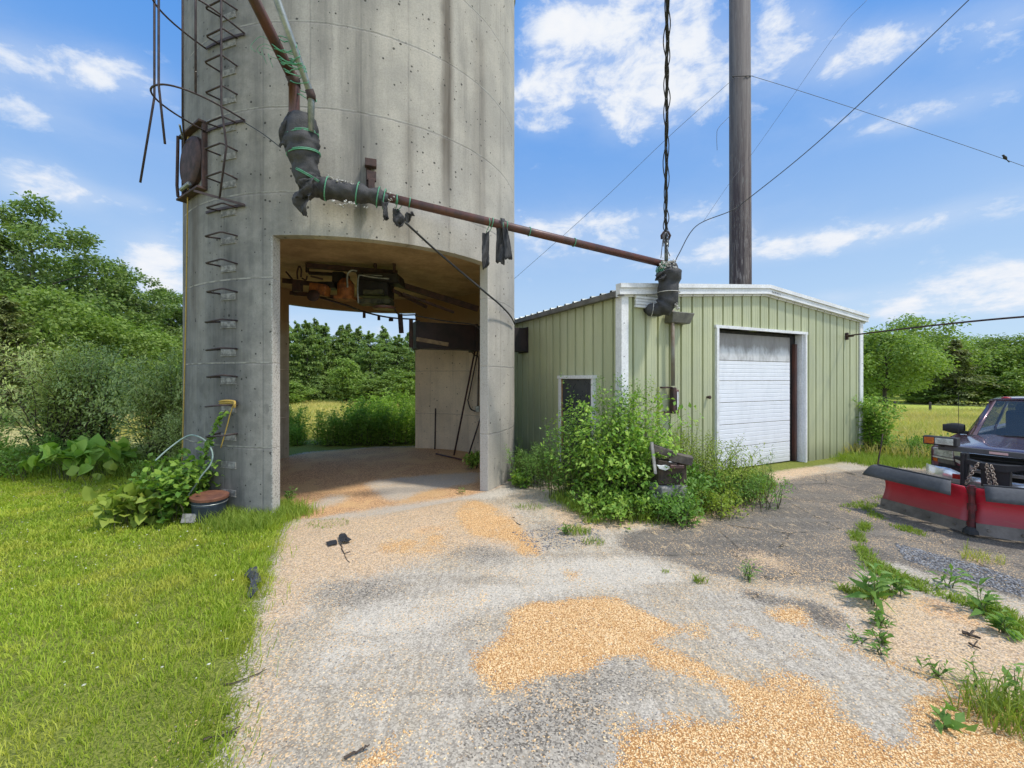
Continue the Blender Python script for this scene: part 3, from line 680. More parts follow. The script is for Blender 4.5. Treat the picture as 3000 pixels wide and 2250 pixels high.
# access hatch
hatch_a = 214.5
hn = radial(hatch_a); ht = Vector((hn.y, -hn.x, 0)); hc = sp(hatch_a, SR-.06, 5.36)
R = Matrix((ht, hn, Vector((0, 0, 1)))).transposed()
h = MB()
h.box(hc+hn*.05+Vector((0, 0, .50)), (.84, .20, .035), R).box(hc+hn*.05-Vector((0, 0, .50)), (.84, .24, .035), R)
h.box(hc+hn*.01+ht*.40, (.04, .18, .96), R).box(hc+hn*.01-ht*.40, (.04, .18, .96), R)
ho = h.build('hatch_frame', M_rust, silo, bevel=.004)
d = MB(); Rl = Matrix((ht, Vector((0, 0, 1)), hn)).transposed()
d.lathe([(.37, .02), (.39, .04), (.39, .11), (.36, .14), (.30, .155), (.02, .165)], tuple(hc), 32, Rl)
d.build('hatch_cover', M_rust, silo, smooth=True, autosmooth=.6)
d = MB(); d.tube([hc+hn*.18-ht*.16-Vector((0, 0, .40)), hc+hn*.2+ht*.1-Vector((0, 0, .44))], .03, 8); d.build('hatch_latch', M_galv, silo); d = MB()
d.tube([hc+hn*.12+ht*.3+Vector((0, 0, .47)), hc+hn*.22+ht*.1+Vector((0, 0, .56))], .015, 6)
d.build('hatch_latch', M_galv, silo)
d = MB(); d.tube([hc+hn*.17+ht*.33+Vector((0, 0, .48)), hc+hn*.18+ht*.34+Vector((0, 0, -.30)), hc+hn*.17+ht*.33+Vector((0, 0, -.48))], .022, 8)
d.build('hatch_post', M_rust, silo)
# yellow rope
rp = curve_pts([P(556, 402, 6.62), P(550, 412, 6.58), P(551, 500, 6.56), P(549, 640, 6.56), P(545, 900, 6.56), P(540, 1120, 6.56), P(535, 1300, 6.56), P(533, 1400, 6.56)], 6)
label(MB().tube(rp, .010, 6).build('rope', M_rope, smooth=True), 'long yellow rope hanging straight down the left edge of the silo', 'rope')
z7 = 1.20
rr = MB()
for k in range(7):
    off = Vector((0, 0, .012*k)); a = sp(199.8, SR+.06+.012*(k % 3), 1.62)+off*.8; bq = sp(195.2, SR+.05+.01*(k % 2), 1.63)+off*.6
    rr.tube(curve_pts([a, a.lerp(bq, .5)+Vector((0, 0, .012)), bq, bq+Vector((.02, -.03, -.05))], 4), .009, 6)
rr.tube(curve_pts([sp(195.2, SR+.06, 1.64), sp(196, SR+.08, 1.5), sp(197.5, SR+.08, 1.25), sp(199, SR+.09, 1.0)], 5), .008, 6)
label(rr.build('rope', M_rope, smooth=True), 'coil of yellow rope tied around a low ladder rung on the silo', 'rope')
# steel bracket carrying the pipe
bk = MB(); bn = radial(160.5); b0 = sp(160.5, SR, 4.95); bt = Vector((bn.y, -bn.x, 0)); R = Matrix((bt, bn, Vector((0, 0, 1)))).transposed()
bk.box(b0+bn*.02+Vector((-.03, 0, .02)), (.07, .04, .46), R).box(b0+bn*.07+Vector((0, 0, .18)), (.16, .1, .11), R).box(b0+bn*.10+Vector((.01, 0, -.02)), (.13, .05, .14), R).box(b0+bn*.12+Vector((.01, 0, -.22)), (.09, .08, .30), R)
bk.build('pipe_bracket', M_rust, silo, bevel=.005)
# ------------------------------------------------------------------ overhead pipe run from silo to garage
pipe = thing('overhead_pipe', 'rusty overhead conduit pipe with black wrapped elbows running from silo to garage', 'pipe', (-2.9, 5.7, 4.2))
v_top = P(862, 238, 5.62); v_bot = P(862, 350, 5.62)
up_end = v_top+(P(745, 0, 5.0)-v_top)*2.4
pipe_main = MB().tube([up_end, v_top+(up_end-v_top)*.02, v_top, v_bot, v_bot-Vector((0, 0, .3))], .068, 14).build('riser_pipe', M_rustpipe, pipe, smooth=True)
cpl = MB(); dv = (up_end-v_top).normalized(); cpl.tube([v_top-Vector((0, 0, .07)), v_top, v_top+dv*.08], .079, 14)
cpl.build('coupling', M_rust, pipe_main, smooth=True)
g_top = P(912, 280, 5.52); g_bot = P(910, 385, 5.52)
g_up = g_top+(P(812, 0, 4.95)-g_top)*2.4
gp = MB().tube([g_up, g_top+(g_up-g_top)*.02, g_top, g_bot], .043, 12).build('thin_pipe', M_galv, pipe, smooth=True)
MB().tube([g_top-Vector((0, 0, .06)), g_top, g_top+(g_up-g_top).normalized()*.07], .056, 12).build('coupling', M_rust, gp, smooth=True)
GH0 = P(1060, 560, 5.85); GH1 = P(1950, 775, 7.62)
MB().tube([GH0, GH1], .063, 14).build('cross_pipe', M_rustpipe, pipe, smooth=True)
def wrap_tube(pts, rs, name, parent, seed, n=26, crumple=.10, mat=None):
    g = random.Random(seed); m_ = MB(); P_ = [Vector(p) for p in pts]
    m_.tube(P_, rs, n, cap=True)
    k = len(m_.v)//len(P_)
    for i in range(len(P_)):
        fold = g.uniform(-.06, .06)
        for j in range(n):
            c = P_[i]; v = Vector(m_.v[i*n+j]); a = 2*PI*j/n
            s = 1+fold+crumple*(math.sin(a*3+i*.9+seed)*.35+math.sin(a*5-i*1.3)*.3+g.uniform(-.4, .4))
            m_.v[i*n+j] = tuple(c+(v-c)*s)
    return m_.build(name, mat or M_wrap, parent, smooth=True)
wp = curve_pts([P(888, 345, 5.62), P(884, 420, 5.62), P(893, 480, 5.64), P(905, 530, 5.68), P(935, 558, 5.74)], 7)
vw = wrap_tube(wp, [.165+.05*math.sin(PI*min(1, i/14)) - (.06*max(0, i-20)/8) for i in range(len(wp))], 'riser_wrap', pipe, 3)
wp = curve_pts([P(900, 545, 5.70), P(950, 552, 5.76), P(1020, 563, 5.82), P(1080, 572, 5.88), P(1135, 585, 5.98)], 7)
hw_ = wrap_tube(wp, [.155-.002*i+.012*math.sin(i*1.1) for i in range(len(wp))], 'cross_wrap', pipe, 8, crumple=.12)
# tufts of white wool showing through splits
g = random.Random(5)
for (px, py, d, r_) in [(965, 520, 5.68, .035), (985, 525, 5.69, .04), (1005, 532, 5.7, .035), (1030, 537, 5.73, .025), (1050, 541, 5.74, .02), (1012, 597, 5.68, .05), (1025, 595, 5.7, .05), (1035, 600, 5.7, .04), (975, 588, 5.64, .03), (1073, 607, 5.76, .025), (1138, 572, 5.94, .05), (1140, 585, 5.92, .04), (1000, 602, 5.68, .035)]:
    c = P(px, py, d); tf = MB()
    for _ in range(9):
        q = c+Vector((g.gauss(0, r_*.7), g.uniform(-.01, .02), g.gauss(0, r_*.38))); r2 = r_*g.uniform(.12, .42)
        tf.lathe([(.001, -r2*.6), (r2*g.uniform(.5, .9), -r2*.4), (r2*1.2, 0), (r2*g.uniform(.4, .8), r2*.5), (.001, r2*.65)], tuple(q), 6, Euler((g.uniform(0, 3), g.uniform(0, 3), 0)).to_matrix())
    tf.build('wool', M_wool, hw_, smooth=True)

def band(c, axis, r, m, parent, name='twine', tilt=0, n=2, th=.007):
    ax = Vector(axis).normalized(); u = ax.orthogonal().normalized(); w_ = ax.cross(u); mb_ = MB()
    for k in range(n):
        pts = [Vector(c)+ax*(k*.018+tilt*math.cos(a)*r)+(u*math.cos(a)+w_*math.sin(a))*r for a in [2*PI*i/22 for i in range(22)]]
        mb_.tube(pts, th, 5, closed=True)
    return mb_.build(name, m, parent, smooth=True)
for (px, py, d, r_, t) in [(885, 400, 5.62, .203, .22), (890, 455, 5.63, .205, .18)]: band(P(px, py, d), (0, 0, 1), r_, M_twine, vw, tilt=t)
band(P(905, 520, 5.68), (.55, 0, .8), .196, M_twine, vw, tilt=.15)
for (px, py, d, r_) in [(958, 553, 5.76, .158), (1048, 567, 5.84, .150), (1108, 578, 5.92, .140), (1126, 583, 5.96, .134)]: band(P(px, py, d), GH1-GH0, r_, M_twine, hw_, tilt=.1, n=1, th=.009)
for px in (1157, 1198, 1440, 1480, 1548, 1680):
    t = (px-1060)/(1950-1060); c = None
    # find the point of the pipe seen there
    for k in range(200):
        q = GH0.lerp(GH1, k/200)
        if CX+q.x/q.y*F >= px: c = q; break
    band(c, GH1-GH0, .068, M_twine, pipe, n=1, th=.008)
# green twine wound around both sloping pipes
tw = MB(); g = random.Random(2)
axd = dv; mid0 = v_top.lerp(g_top, .5)
for k in range(11):
    t = [.22, .24, .265, .285, .31, .48, .50, .35, .07, -.12, .26][k] if True else [.20, .215, .23, .245, .26, .285, .30, .47, .485, .50, .52, .34, .07, .08, -.12][k]
    c = v_top+(P(745, 0, 5.0)-v_top)*t
    c2 = g_top+(P(812, 0, 4.95)-g_top)*(t+.05)
    cc = c.lerp(c2, .45); u = (c2-c).normalized(); w_ = axd.cross(u)
    R1 = (c2-c).length*.5+.06; R2 = .080
    pts = [cc+u*math.cos(a)*R1+w_*math.sin(a)*R2+axd*(.05*math.sin(a+k)+g.uniform(-.015, .015)) for a in [2*PI*i/20 for i in range(20)]]
    tw.tube(pts, .007, 4, closed=True)
for k in range(4):
    c = v_top+(P(745, 0, 5.0)-v_top)*(.26+.075*k+g.uniform(-.02, .02))+Vector((-.05, -.06, 0))
    tw.tube(curve_pts([c, c+Vector((-.10, -.02, .03)), c+Vector((-.13-.03*k, -.02, -.05*k+.06)), c+Vector((-.08-.03*k, 0, -.10-.05*(k % 2)))], 4), .0035, 4)
tw.build('twine', M_twine, pipe, smooth=True)
# loose flap beside the riser wrap and the torn tail under the elbow
def rag(name, pts_a, pts_b, m, lab=None, cat=None, parent=None, group=None, seed=0, nj=8):
    """torn sheet between two polylines"""
    g = random.Random(seed); m_ = MB(); k = len(pts_a)
    A_ = curve_pts(pts_a, 5); B_ = curve_pts(pts_b, 5); L = min(len(A_), len(B_))
    nv = Vector((0, 1, 0))
    def fn(u, v):
        i = u*(L-1); i0 = min(int(i), L-2); f = i-i0
        a = A_[i0].lerp(A_[i0+1], f); b_ = B_[i0].lerp(B_[i0+1], f)
        return a.lerp(b_, v)+nv*(.030*math.sin(v*5+u*7+seed)+.012*g.uniform(-1, 1))+Vector((.01*g.uniform(-1, 1)*(u > .9), 0, .02*g.uniform(-1, 1)*(u > .85)))
    m_.grid(fn, 14, nj)
    o = m_.build(name, m, parent, smooth=True, solid=.014)
    if lab: label(o, lab, cat, group)
    return o
rag('wrap_flap', [P(833, 340, 5.5), P(822, 380, 5.48), P(815, 425, 5.5)], [P(856, 330, 5.5), P(846, 385, 5.48), P(838, 430, 5.5)], M_wrap, parent=vw, seed=1)
rag('wrap_flap', [P(858, 565, 5.55), P(862, 600, 5.55), P(890, 632, 5.58)], [P(905, 560, 5.55), P(900, 600, 5.55), P(897, 630, 5.58)], M_wrap, parent=vw, seed=2)
rag('wrap_flap', [P(880, 530, 5.46), P(872, 556, 5.46), P(868, 580, 5.48)], [P(920, 515, 5.5), P(915, 545, 5.5), P(903, 575, 5.52)], M_wrap, parent=vw, seed=4)
rag('wrap_flap', [P(1118, 590, 5.86), P(1122, 620, 5.86), P(1126, 645, 5.88)], [P(1140, 592, 5.9), P(1134, 622, 5.9), P(1140, 640, 5.9)], M_wrap, parent=hw_, seed=5)
# scraps that dangle from the cross pipe on twine
def at_pipe(px):
    for k in range(400):
        q = GH0.lerp(GH1, k/400)
        if CX+q.x/q.y*F >= px: return q
def dangler(px0, lab, A_, B_, seed, extra=None):
    q = at_pipe(px0); d = q.y
    t = thing('insulation_scrap', lab, 'scrap', tuple(q), group='torn insulation scraps hanging from the pipe')
    rag('scrap', [P(a, b_, d-.02) for a, b_ in A_], [P(a, b_, d+.03) for a, b_ in B_], M_wrap, parent=t, seed=seed)
    s = MB(); top = (P(*A_[0], d-.02)+P(*B_[0], d+.03))/2
    s.tube(curve_pts([q+Vector((0, -.072, .03)), q+Vector((.01, -.07, -.05)), top+Vector((.0, 0, .0))], 4), .006, 5)
    s.tube(curve_pts([q+Vector((0.02, .07, .02)), q+Vector((.03, .06, -.06)), top+Vector((.03, 0, -.02))], 4), .006, 5)
    s.build('twine', M_twine, t, smooth=True)
    if extra: rag('scrap', [P(a, b_, d-.07) for a, b_ in extra[0]], [P(a, b_, d-.03) for a, b_ in extra[1]], M_wrap, parent=t, seed=seed+3)
dangler(1165, 'small curled black scrap hanging just right of the wrapped section of the pipe', [(1154, 612), (1150, 640), (1160, 662)], [(1165, 612), (1185, 640), (1176, 664)], 11, ([(1184, 640), (1192, 625), (1206, 622)], [(1192, 655), (1204, 640), (1214, 628)]))
dangler(1432, 'long narrow black scrap hanging at the corner of the silo opening', [(1414, 683), (1412, 735), (1415, 790)], [(1434, 680), (1432, 735), (1434, 778)], 12)
dangler(1473, 'wide black scrap with pale underside folded over the pipe at the silo edge', [(1452, 645), (1455, 690), (1452, 765)], [(1478, 642), (1478, 690), (1477, 778)], 13, ([(1466, 640), (1474, 690), (1478, 760)], [(1482, 645), (1492, 700), (1502, 756)]))
# garage-end elbow
ge = MB()
eb = curve_pts([P(1950, 772, 7.60), P(1960, 800, 7.6), P(1957, 850, 7.58), P(1957, 880, 7.58), P(1935, 905, 7.62), P(1905, 908, 7.72), P(1886, 906, 7.95)], 6)
ew = wrap_tube(eb, [.12+.05*math.sin(PI*min(1, i/10))+(.055 if 5 < i < 24 else 0) - (.05 if i > 30 else 0) for i in range(len(eb))], 'end_wrap', pipe, 21, crumple=.09)
g = random.Random(9)
for k in range(26):
    if k in (0, 20): t2 = MB()
    px, py = (g.uniform(1935, 1978), g.uniform(764, 805)) if k < 20 else (g.uniform(1974, 1986), g.uniform(880, 905))
    c = P(px, py, 7.44+.05*g.random()); r_ = g.uniform(.025, .055)
    for _ in range(5):
        q = c+Vector((g.gauss(0, r_*.6), g.uniform(-.02, .03), g.gauss(0, r_*.6))); r2 = r_*g.uniform(.15, .5)
        t2.lathe([(.001, -r2*.7), (r2*g.uniform(.5, .9), -r2*.4), (r2, 0), (r2*g.uniform(.4, .8), r2*.5), (.001, r2*.7)], tuple(q), 6, Euler((g.uniform(0, 3), g.uniform(0, 3), 0)).to_matrix())
    if k in (19, 25): t2.build('wool', M_wool, ew, smooth=True)
for k in range(4): band(P(1930+3*k, 780+3*k, 7.6), GH1-GH0, .10+.012*k, M_twine, ew, tilt=.5, n=1, th=.009)
band(P(1957, 858, 7.58), (0, 0, 1), .205, M_wool, ew, n=1)
band(P(1910, 907, 7.70), (1, 0, 0), .135, M_wool, ew, n=1, tilt=.2)
rag('wrap_flap', [P(1925, 800, 7.45), P(1922, 812, 7.45), P(1921, 820, 7.45)], [P(1952, 792, 7.42), P(1950, 806, 7.42), P(1945, 820, 7.42)], M_wrap, parent=ew, seed=8)
# mast head with insulator above the elbow
mh = MB(); mh.tube([P(1952, 770, 7.6), P(1952, 700, 7.6)], .035, 8)
mh.build('mast', M_galv, pipe, smooth=True)
mh = MB(); mh.tube([P(1939, 700, 7.6), P(1938, 690, 7.6), P(1945, 680, 7.6), P(1958, 680, 7.6), P(1963, 690, 7.6), P(1958, 702, 7.6)], .022, 8)
mh.build('mast_cap', M_rust, pipe, smooth=True)
# bundle of cables rising out of the mast, overhead towards the viewer's side
g = random.Random(4); cbs = thing('service_cable', 'thick twisted bundle of black cables rising from the wrapped elbow', 'cable', tuple(P(1955, 700, 7.55)))
a = P(1952, 740, 7.55); b_ = P(1951, 640, 7.45); c_ = P(1953, 330, 6.6); d_ = P(1955, 0, 5.6); e_ = P(1957, -900, 3.6)
cen = curve_pts([a, b_, c_, d_, e_], 22)
for k in range(6):
    ph = k*PI/3; pts = []
    for i, p in enumerate(cen):
        s = min(1, i/12); am = (.006+.026*s)*(1+.4*math.sin(i*.35+k*2)); tt = i*.42+ph
        pts.append(p+Vector((math.cos(tt), .5*math.sin(tt), 0))*am*(0.5+0.7*(k % 2)))
    MB().tube(pts, .0085 if k else .012, 6).build('strand', M_cable, cbs, smooth=True)
lp = MB()
for k in range(6):
    x0, y0 = g.uniform(1940, 1962), g.uniform(690, 705)
    lp.tube(curve_pts([P(1952, 680, 7.5), P(x0, y0, 7.48), P(g.uniform(1928, 1966), g.uniform(715, 760), 7.5)], 6), .007, 5)
lp.build('loose_end', M_wire, cbs, smooth=True)
# ------------------------------------------------------------------ wires and pole
def wire(pts, r, m, lab, cat='wire', group=None, name='overhead_wire', n=10):
    o = MB().tube(curve_pts(pts, n), r, 6).build(name, m, smooth=True)
    return label(o, lab, cat, group)
wire([P(1975, 775, 7.55), P(1990, 742, 7.55), P(2040, 662, 7.5), P(2140, 618, 7.45), P(2195, 580, 7.4), P(2420, 395, 7.0), P(2838, 0, 6.2), P(3300, -460, 5.4)], .008, M_cable, 'thick black service wire climbing to the upper right across the pole')
wire([P(2200, 222, 14.7), P(2330, 262, 14.9), P(2600, 350, 15.4), P(3000, 487, 16), P(3400, 640, 17)], .008, M_wire, 'thin wire sloping down to the right from the pole with a small bird on it')
wire([P(2152, 228, 14.7), P(1960, 400, 15), P(1750, 600, 16), P(1505, 818, 18), P(1400, 905, 19)], .007, M_wire, 'thin guy wire sloping down to the left from the pole behind the silo')
wire([P(2478, 984, 10.74), P(2720, 955, 8.6), P(3000, 928, 7.2), P(3400, 905, 6)], .019, M_rust, 'thick rusty guy cable running right from the bracket on the garage front')
wire([P(2540, 0, 13), P(2460, 85, 13.3), P(2320, 285, 14), P(2200, 455, 14.4), P(2142, 530, 14.2), P(2060, 650, 14)], .0045, M_wire, 'hair thin slack wire crossing the sky in front of the pole')
wire([P(2138, 340, 14.4), P(2105, 375, 14.3), P(2100, 400, 14.3), P(2101, 440, 14.3)], .007, M_wire, 'broken wire end dangling beside the pole')
# cable sagging across the silo mouth to the right pier
wire([P(1188, 652, 5.80), P(1290, 745, 6.4), P(1420, 855, 7.0)+Vector((0, 0, 0)), P(1465, 893, 7.55), P(1495, 925, 8.1), P(1508, 950, 8.6)], .016, M_cable, 'black cable slanting down across the silo opening to its right pier', 'cable', name='cable')
wire([P(716, 358, 6.0), P(770, 392, 5.85), P(822, 432, 5.7)], .007, M_cable, 'short black cord strung from the ladder cage to the wrapped pipe', 'cable', name='cable')
def bird():
    q = P(2945, 470, 15.9)
    t = thing('bird', 'small dark bird perched on the thin wire at the right', 'bird', tuple(q))
    b_ = MB(); ax = Euler((0, math.radians(-40), 0)).to_matrix()
    prof = [(.001, -.10), (.022, -.08), (.048, -.02), (.05, .03), (.034, .075), (.030, .09), (.036, .115), (.026, .14), (.001, .15)]
    b_.lathe(prof, tuple(q+Vector((0, 0, .10))), 12, ax)
    b_.build('body', M_dark, t, smooth=True)
    hd = q+Vector((0, 0, .10))+ax @ Vector((0, 0, .125))
    MB().lathe([(.012, 0), (.001, .035)], tuple(hd+Vector((-.03, 0, 0))), 6, Euler((0, math.radians(-95), 0)).to_matrix()).build('beak', M_dark, t)
    tl = q+Vector((0, 0, .10))+ax @ Vector((0, 0, -.09))
    MB().prism([tl+Vector((-.01, -.015, 0)), tl+Vector((.10, -.02, -.10)), tl+Vector((.10, .02, -.10)), tl+Vector((-.01, .015, 0))], (0, 0, .008)).build('tail', M_dark, t)
bird()
M_pole = None
m, n, b = newmat('weathered_pole')
tcn = n.node('ShaderNodeTexCoord').outputs['Object']
s1_ = n.noise(n.scalev(tcn, (1, 1, .035)), 9, 6, .7); s2_ = n.noise(n.scalev(tcn, (1, 1, .08)), 30, 4, .6)
hz_ = n.xyz(tcn)[2]
c_ = n.mix(n.ss(s1_, .4, .62), (.060, .042, .044), (.150, .125, .115))
c_ = n.mix(n.ss(s2_, .55, .64), c_, n.mix(n.ss(hz_, 9, 4), (.15, .14, .13), (.30, .25, .23)))
c_ = n.mix(n.math('MULTIPLY', n.ss(hz_, 8, 13), .55), c_, (.12, .11, .10))
n.put(b.inputs['Base Color'], c_); b.inputs['Roughness'].default_value = .85; n.put(b.inputs['Normal'], n.bump(s1_, .6, .03)); M_pole = m
pc = P(2169, YH, 14.9)
po = thing('utility_pole', 'tall dark weathered wooden pole rising behind the garage roof', 'pole', (pc.x, pc.y, 0))
MB().tube([(pc.x, pc.y, -.2), (pc.x, pc.y, 6), (pc.x-.03, pc.y, 18)], [.37, .355, .335], 28).build('shaft', M_pole, po, smooth=True)
hk = MB(); hk.tube([P(2150, 228, 14.7), P(2145, 224, 14.52), P(2195, 222, 14.55), P(2206, 223, 14.75)], .012, 6); hk.build('wire_eye', M_dark, po)
# ------------------------------------------------------------------ garage
GU = Vector((.8988, .4384, 0)); GW = Vector((-.4384, .8988, 0)); GO = Vector((1.99, 7.583, 0))
GL = 8.13; GD = 6.0; GE = 3.60; GP = 3.97
gar = thing('garage', 'pale green ribbed metal garage with white trim and a low gable roof', 'garage', tuple(GO+GU*GL/2+GW*GD/2), math.atan2(GU.y, GU.x))
def gp_(u, w_, z): return GO+GU*u+GW*w_+Vector((0, 0, z))
def roofz(u): return GE+(GP-GE)*(1-abs(u-GL/2)/(GL/2))
m, n, b = newmat('green_siding')
tcn = n.node('ShaderNodeTexCoord').outputs['Object']
f1 = n.noise(n.scalev(tcn, (1, 1, .12)), 2.2, 5, .6); f2 = n.noise(tcn, 30, 3, .6)
zz = n.xyz(tcn)[2]
c_ = n.mix(n.ss(f1, .35, .65), (.49, .505, .305), (.415, .435, .255))
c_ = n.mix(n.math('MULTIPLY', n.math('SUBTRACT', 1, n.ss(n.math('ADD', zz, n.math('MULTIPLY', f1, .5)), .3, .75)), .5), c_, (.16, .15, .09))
c_ = n.mix(n.math('MULTIPLY', n.ss(f2, .5, .75), .12), c_, (.18, .18, .11))
f3 = n.noise(n.scalev(tcn, (1, 1, .05)), 9, 5, .65); f4 = n.noise(tcn, 1.3, 3, .5)
c_ = n.mix(n.math('MULTIPLY', n.ss(f3, .60, .74), .35), c_, (.27, .20, .11))
c_ = n.mix(n.math('MULTIPLY', n.ss(f4, .45, .65), .25), c_, (.36, .38, .27))
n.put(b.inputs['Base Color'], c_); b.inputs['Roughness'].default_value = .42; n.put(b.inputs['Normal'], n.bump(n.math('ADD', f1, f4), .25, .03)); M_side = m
def ribbed(p0, du, dn, length, zb, zt, cuts=None, pitch=.305):
    """corrugated panel: deep narrow trapezoid groove per pitch and two pencil ribs; zt(u) top height; cuts = (u0,u1,ztop) opening"""
    mb_ = MB(); prof = []
    k = int(length/pitch)+1
    for i in range(k+1):
        o = i*pitch
        prof += [(o, 0), (o+.10, 0), (o+.105, .004), (o+.113, .004), (o+.118, 0), (o+.165, 0), (o+.17, .004), (o+.178, .004), (o+.183, 0), (o+.240, 0), (o+.246, -.050), (o+.288, -.050), (o+.294, 0)]
    prof = [(u, h) for u, h in prof if u < length]+[(length, 0)]
    if cuts:
        for u_c in (cuts[0], cuts[1]): prof.append((u_c, 0))
        prof.sort()
    for (u0, h0), (u1, h1) in zip(prof, prof[1:]):
        if u1-u0 < 1e-5: continue
        z0 = zb
        if cuts and u0 >= cuts[0]-1e-6 and u1 <= cuts[1]+1e-6: z0 = cuts[2]
        a, b2 = p0+du*u0+dn*h0, p0+du*u1+dn*h1
        mb_.add([a+Vector((0, 0, z0)), b2+Vector((0, 0, z0)), b2+Vector((0, 0, zt(u1))), a+Vector((0, 0, zt(u0)))], [(0, 1, 2, 3)])
    return mb_
DU0, DU1, DZ = 2.53, 5.55, 3.05           # door opening on the front gable
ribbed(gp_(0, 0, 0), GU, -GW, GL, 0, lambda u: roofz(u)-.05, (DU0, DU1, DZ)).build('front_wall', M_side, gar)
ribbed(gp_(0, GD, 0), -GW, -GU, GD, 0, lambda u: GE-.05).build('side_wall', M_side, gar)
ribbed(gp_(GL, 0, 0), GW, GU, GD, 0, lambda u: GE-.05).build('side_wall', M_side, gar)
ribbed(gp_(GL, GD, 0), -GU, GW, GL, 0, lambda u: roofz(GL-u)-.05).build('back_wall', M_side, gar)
rf = MB()
for s in (0, 1):
    ue, ur = (-.12, GL/2) if s == 0 else (GL+.12, GL/2)
    k = int(GD/.305)
    pr = []
    for i in range(k+1): pr += [(i*.305, 0), (i*.305+.22, 0), (i*.305+.235, .035), (i*.305+.28, .035), (i*.305+.295, 0)]
    pr = [(w_-.10, h_) for w_, h_ in pr]+[(GD+.1, 0)]
    for (w0, h0), (w1, h1) in zip(pr, pr[1:]):
        ze = GE-.02
        q = [gp_(ue, w0, ze+h0), gp_(ue, w1, ze+h1), gp_(ur, w1, GP+.02+h1), gp_(ur, w0, GP+.02+h0)]
        rf.add(q if s else q[::-1], [(0, 1, 2, 3)])
    e = [gp_(ue, -.1, GE-.035), gp_(ue, GD+.1, GE-.035), gp_(ur, GD+.1, GP+.005), gp_(ur, -.1, GP+.005)]
    rf.add(e, [(0, 1, 2, 3)])
rf.build('roof', M_galv, gar)
# rake trim: stepped white moulding
def rake(z0, z1, out, name, m, u0=-.14, u1=GL+.14):
    mb_ = MB()
    for a, b2 in ((u0, GL/2), (GL/2, u1)):
        za, zb_ = (GE+(GP-GE)*(a/(GL/2)) if a < GL/2 else GP), (GP if b2 <= GL/2 else GE-(GP-GE)*((b2-GL)/(GL/2)))
        poly = [gp_(a, -out, za+z0), gp_(b2, -out, zb_+z0), gp_(b2, -out, zb_+z1), gp_(a, -out, za+z1)]
        mb_.prism(poly, GW*(out-.002))
    return mb_.build(name, m, gar)
rake(.025, .105, .14, 'rake_trim', M_white); rake(-.09, .024, .11, 'rake_trim', M_white); rake(-.125, -.092, .035, 'rake_trim', M_white)
# faint hand-scrawled mark and grime on the fascia at the ridge
sm = MB()
for i, (uu, zz_, hh) in enumerate([(0, 0, .05), (.03, .01, .02), (.05, 0, .045), (.09, 0, .05), (.12, .005, .05), (.16, 0, .04), (.17, .02, .02), (.20, 0, .05), (.24, 0, .02), (.24, .03, .02), (.28, 0, .045)]):
    q = gp_(GL/2+.12+uu, -.112, roofz(GL/2+.12+uu)-.06+zz_); sm.box(q+Vector((0, 0, hh/2)), (.008, .004, hh), Matrix.Rotation(math.atan2(GU.y, GU.x)+.0, 3, 'Z'))
sm.build('scrawl', M_wire, gar)
co = MB()
for u_, w_, a_, b2 in ((-.035, -.035, .16, .03), (-.035, -.02, .03, .15), (GL-.11, -.035, .145, .03), (GL+.004, -.02, .03, .15)):
    q = gp_(u_, w_, 0); co.prism([q, q+GU*a_, q+GU*a_+GW*b2, q+GW*b2], (0, 0, GE-.08))
    if w_ > -.03: co.build('corner_trim', M_white, gar); co = MB()
fs = MB()
for u_ in (.02, GL-.03):
    for z_ in (.6, 1.2, 1.8, 2.4, 3.0): fs.box(gp_(u_, -.038, z_), (.014, .012, .014))
for k in range(26):
    u_ = .25+k*.305; fs.box(gp_(u_, -.037, roofz(u_)-.108), (.014, .012, .014), Matrix.Rotation(math.atan2(GU.y, GU.x), 3, 'Z'))
fs.build('screw', M_wire, gar)
gt = MB()   # dark eave gutter on the left side
gt.prism([gp_(-.13, -.1, GE-.12), gp_(-.13, GD+.1, GE-.12), gp_(-.13, GD+.1, GE-.02), gp_(-.13, -.1, GE-.02)], GU*.1)
gt.build('eave_trim', simple('eave_grey', (.17, .16, .14), (.11, .105, .09), .5, scale=4, bump=.1), gar)
# big overhead door
M_door = None
m, n, b = newmat('overhead_door_white')
tcn = n.node('ShaderNodeTexCoord').outputs['Object']; zz = n.xyz(tcn)[2]
f1 = n.noise(n.scalev(tcn, (1, 1, .4)), 5, 6, .7, .6); f2 = n.noise(n.scalev(tcn, (1, 1, .1)), 6, 4, .6)
c_ = n.mix(n.ss(f1, .4, .7), (.80, .82, .85), (.74, .76, .79))
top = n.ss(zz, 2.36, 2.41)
top_tone = n.mix(n.ss(f1, .38, .66), (.66, .66, .65), (.40, .395, .38))
top_tone = n.mix(n.math('MULTIPLY', n.ss(n.math('ADD', zz, n.math('MULTIPLY', f1, .3)), 2.72, 2.9), .75), top_tone, (.155, .125, .105))  # top panel greyer, turning dark brown towards its upper edge
c_ = n.mix(n.math('MULTIPLY', top, .95), c_, top_tone)
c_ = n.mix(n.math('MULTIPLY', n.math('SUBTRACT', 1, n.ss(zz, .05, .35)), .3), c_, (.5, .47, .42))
n.put(b.inputs['Base Color'], c_); b.inputs['Roughness'].default_value = .45; M_door = m
dr = thing  # alias unused
door_w0, door_w1 = DU0+.05, DU1-.27
HS = [(.03, .494), (.504, .994), (1.004, 1.474), (1.484, 1.944), (1.954, 2.387), (2.397, 2.98)]
frame_par = None
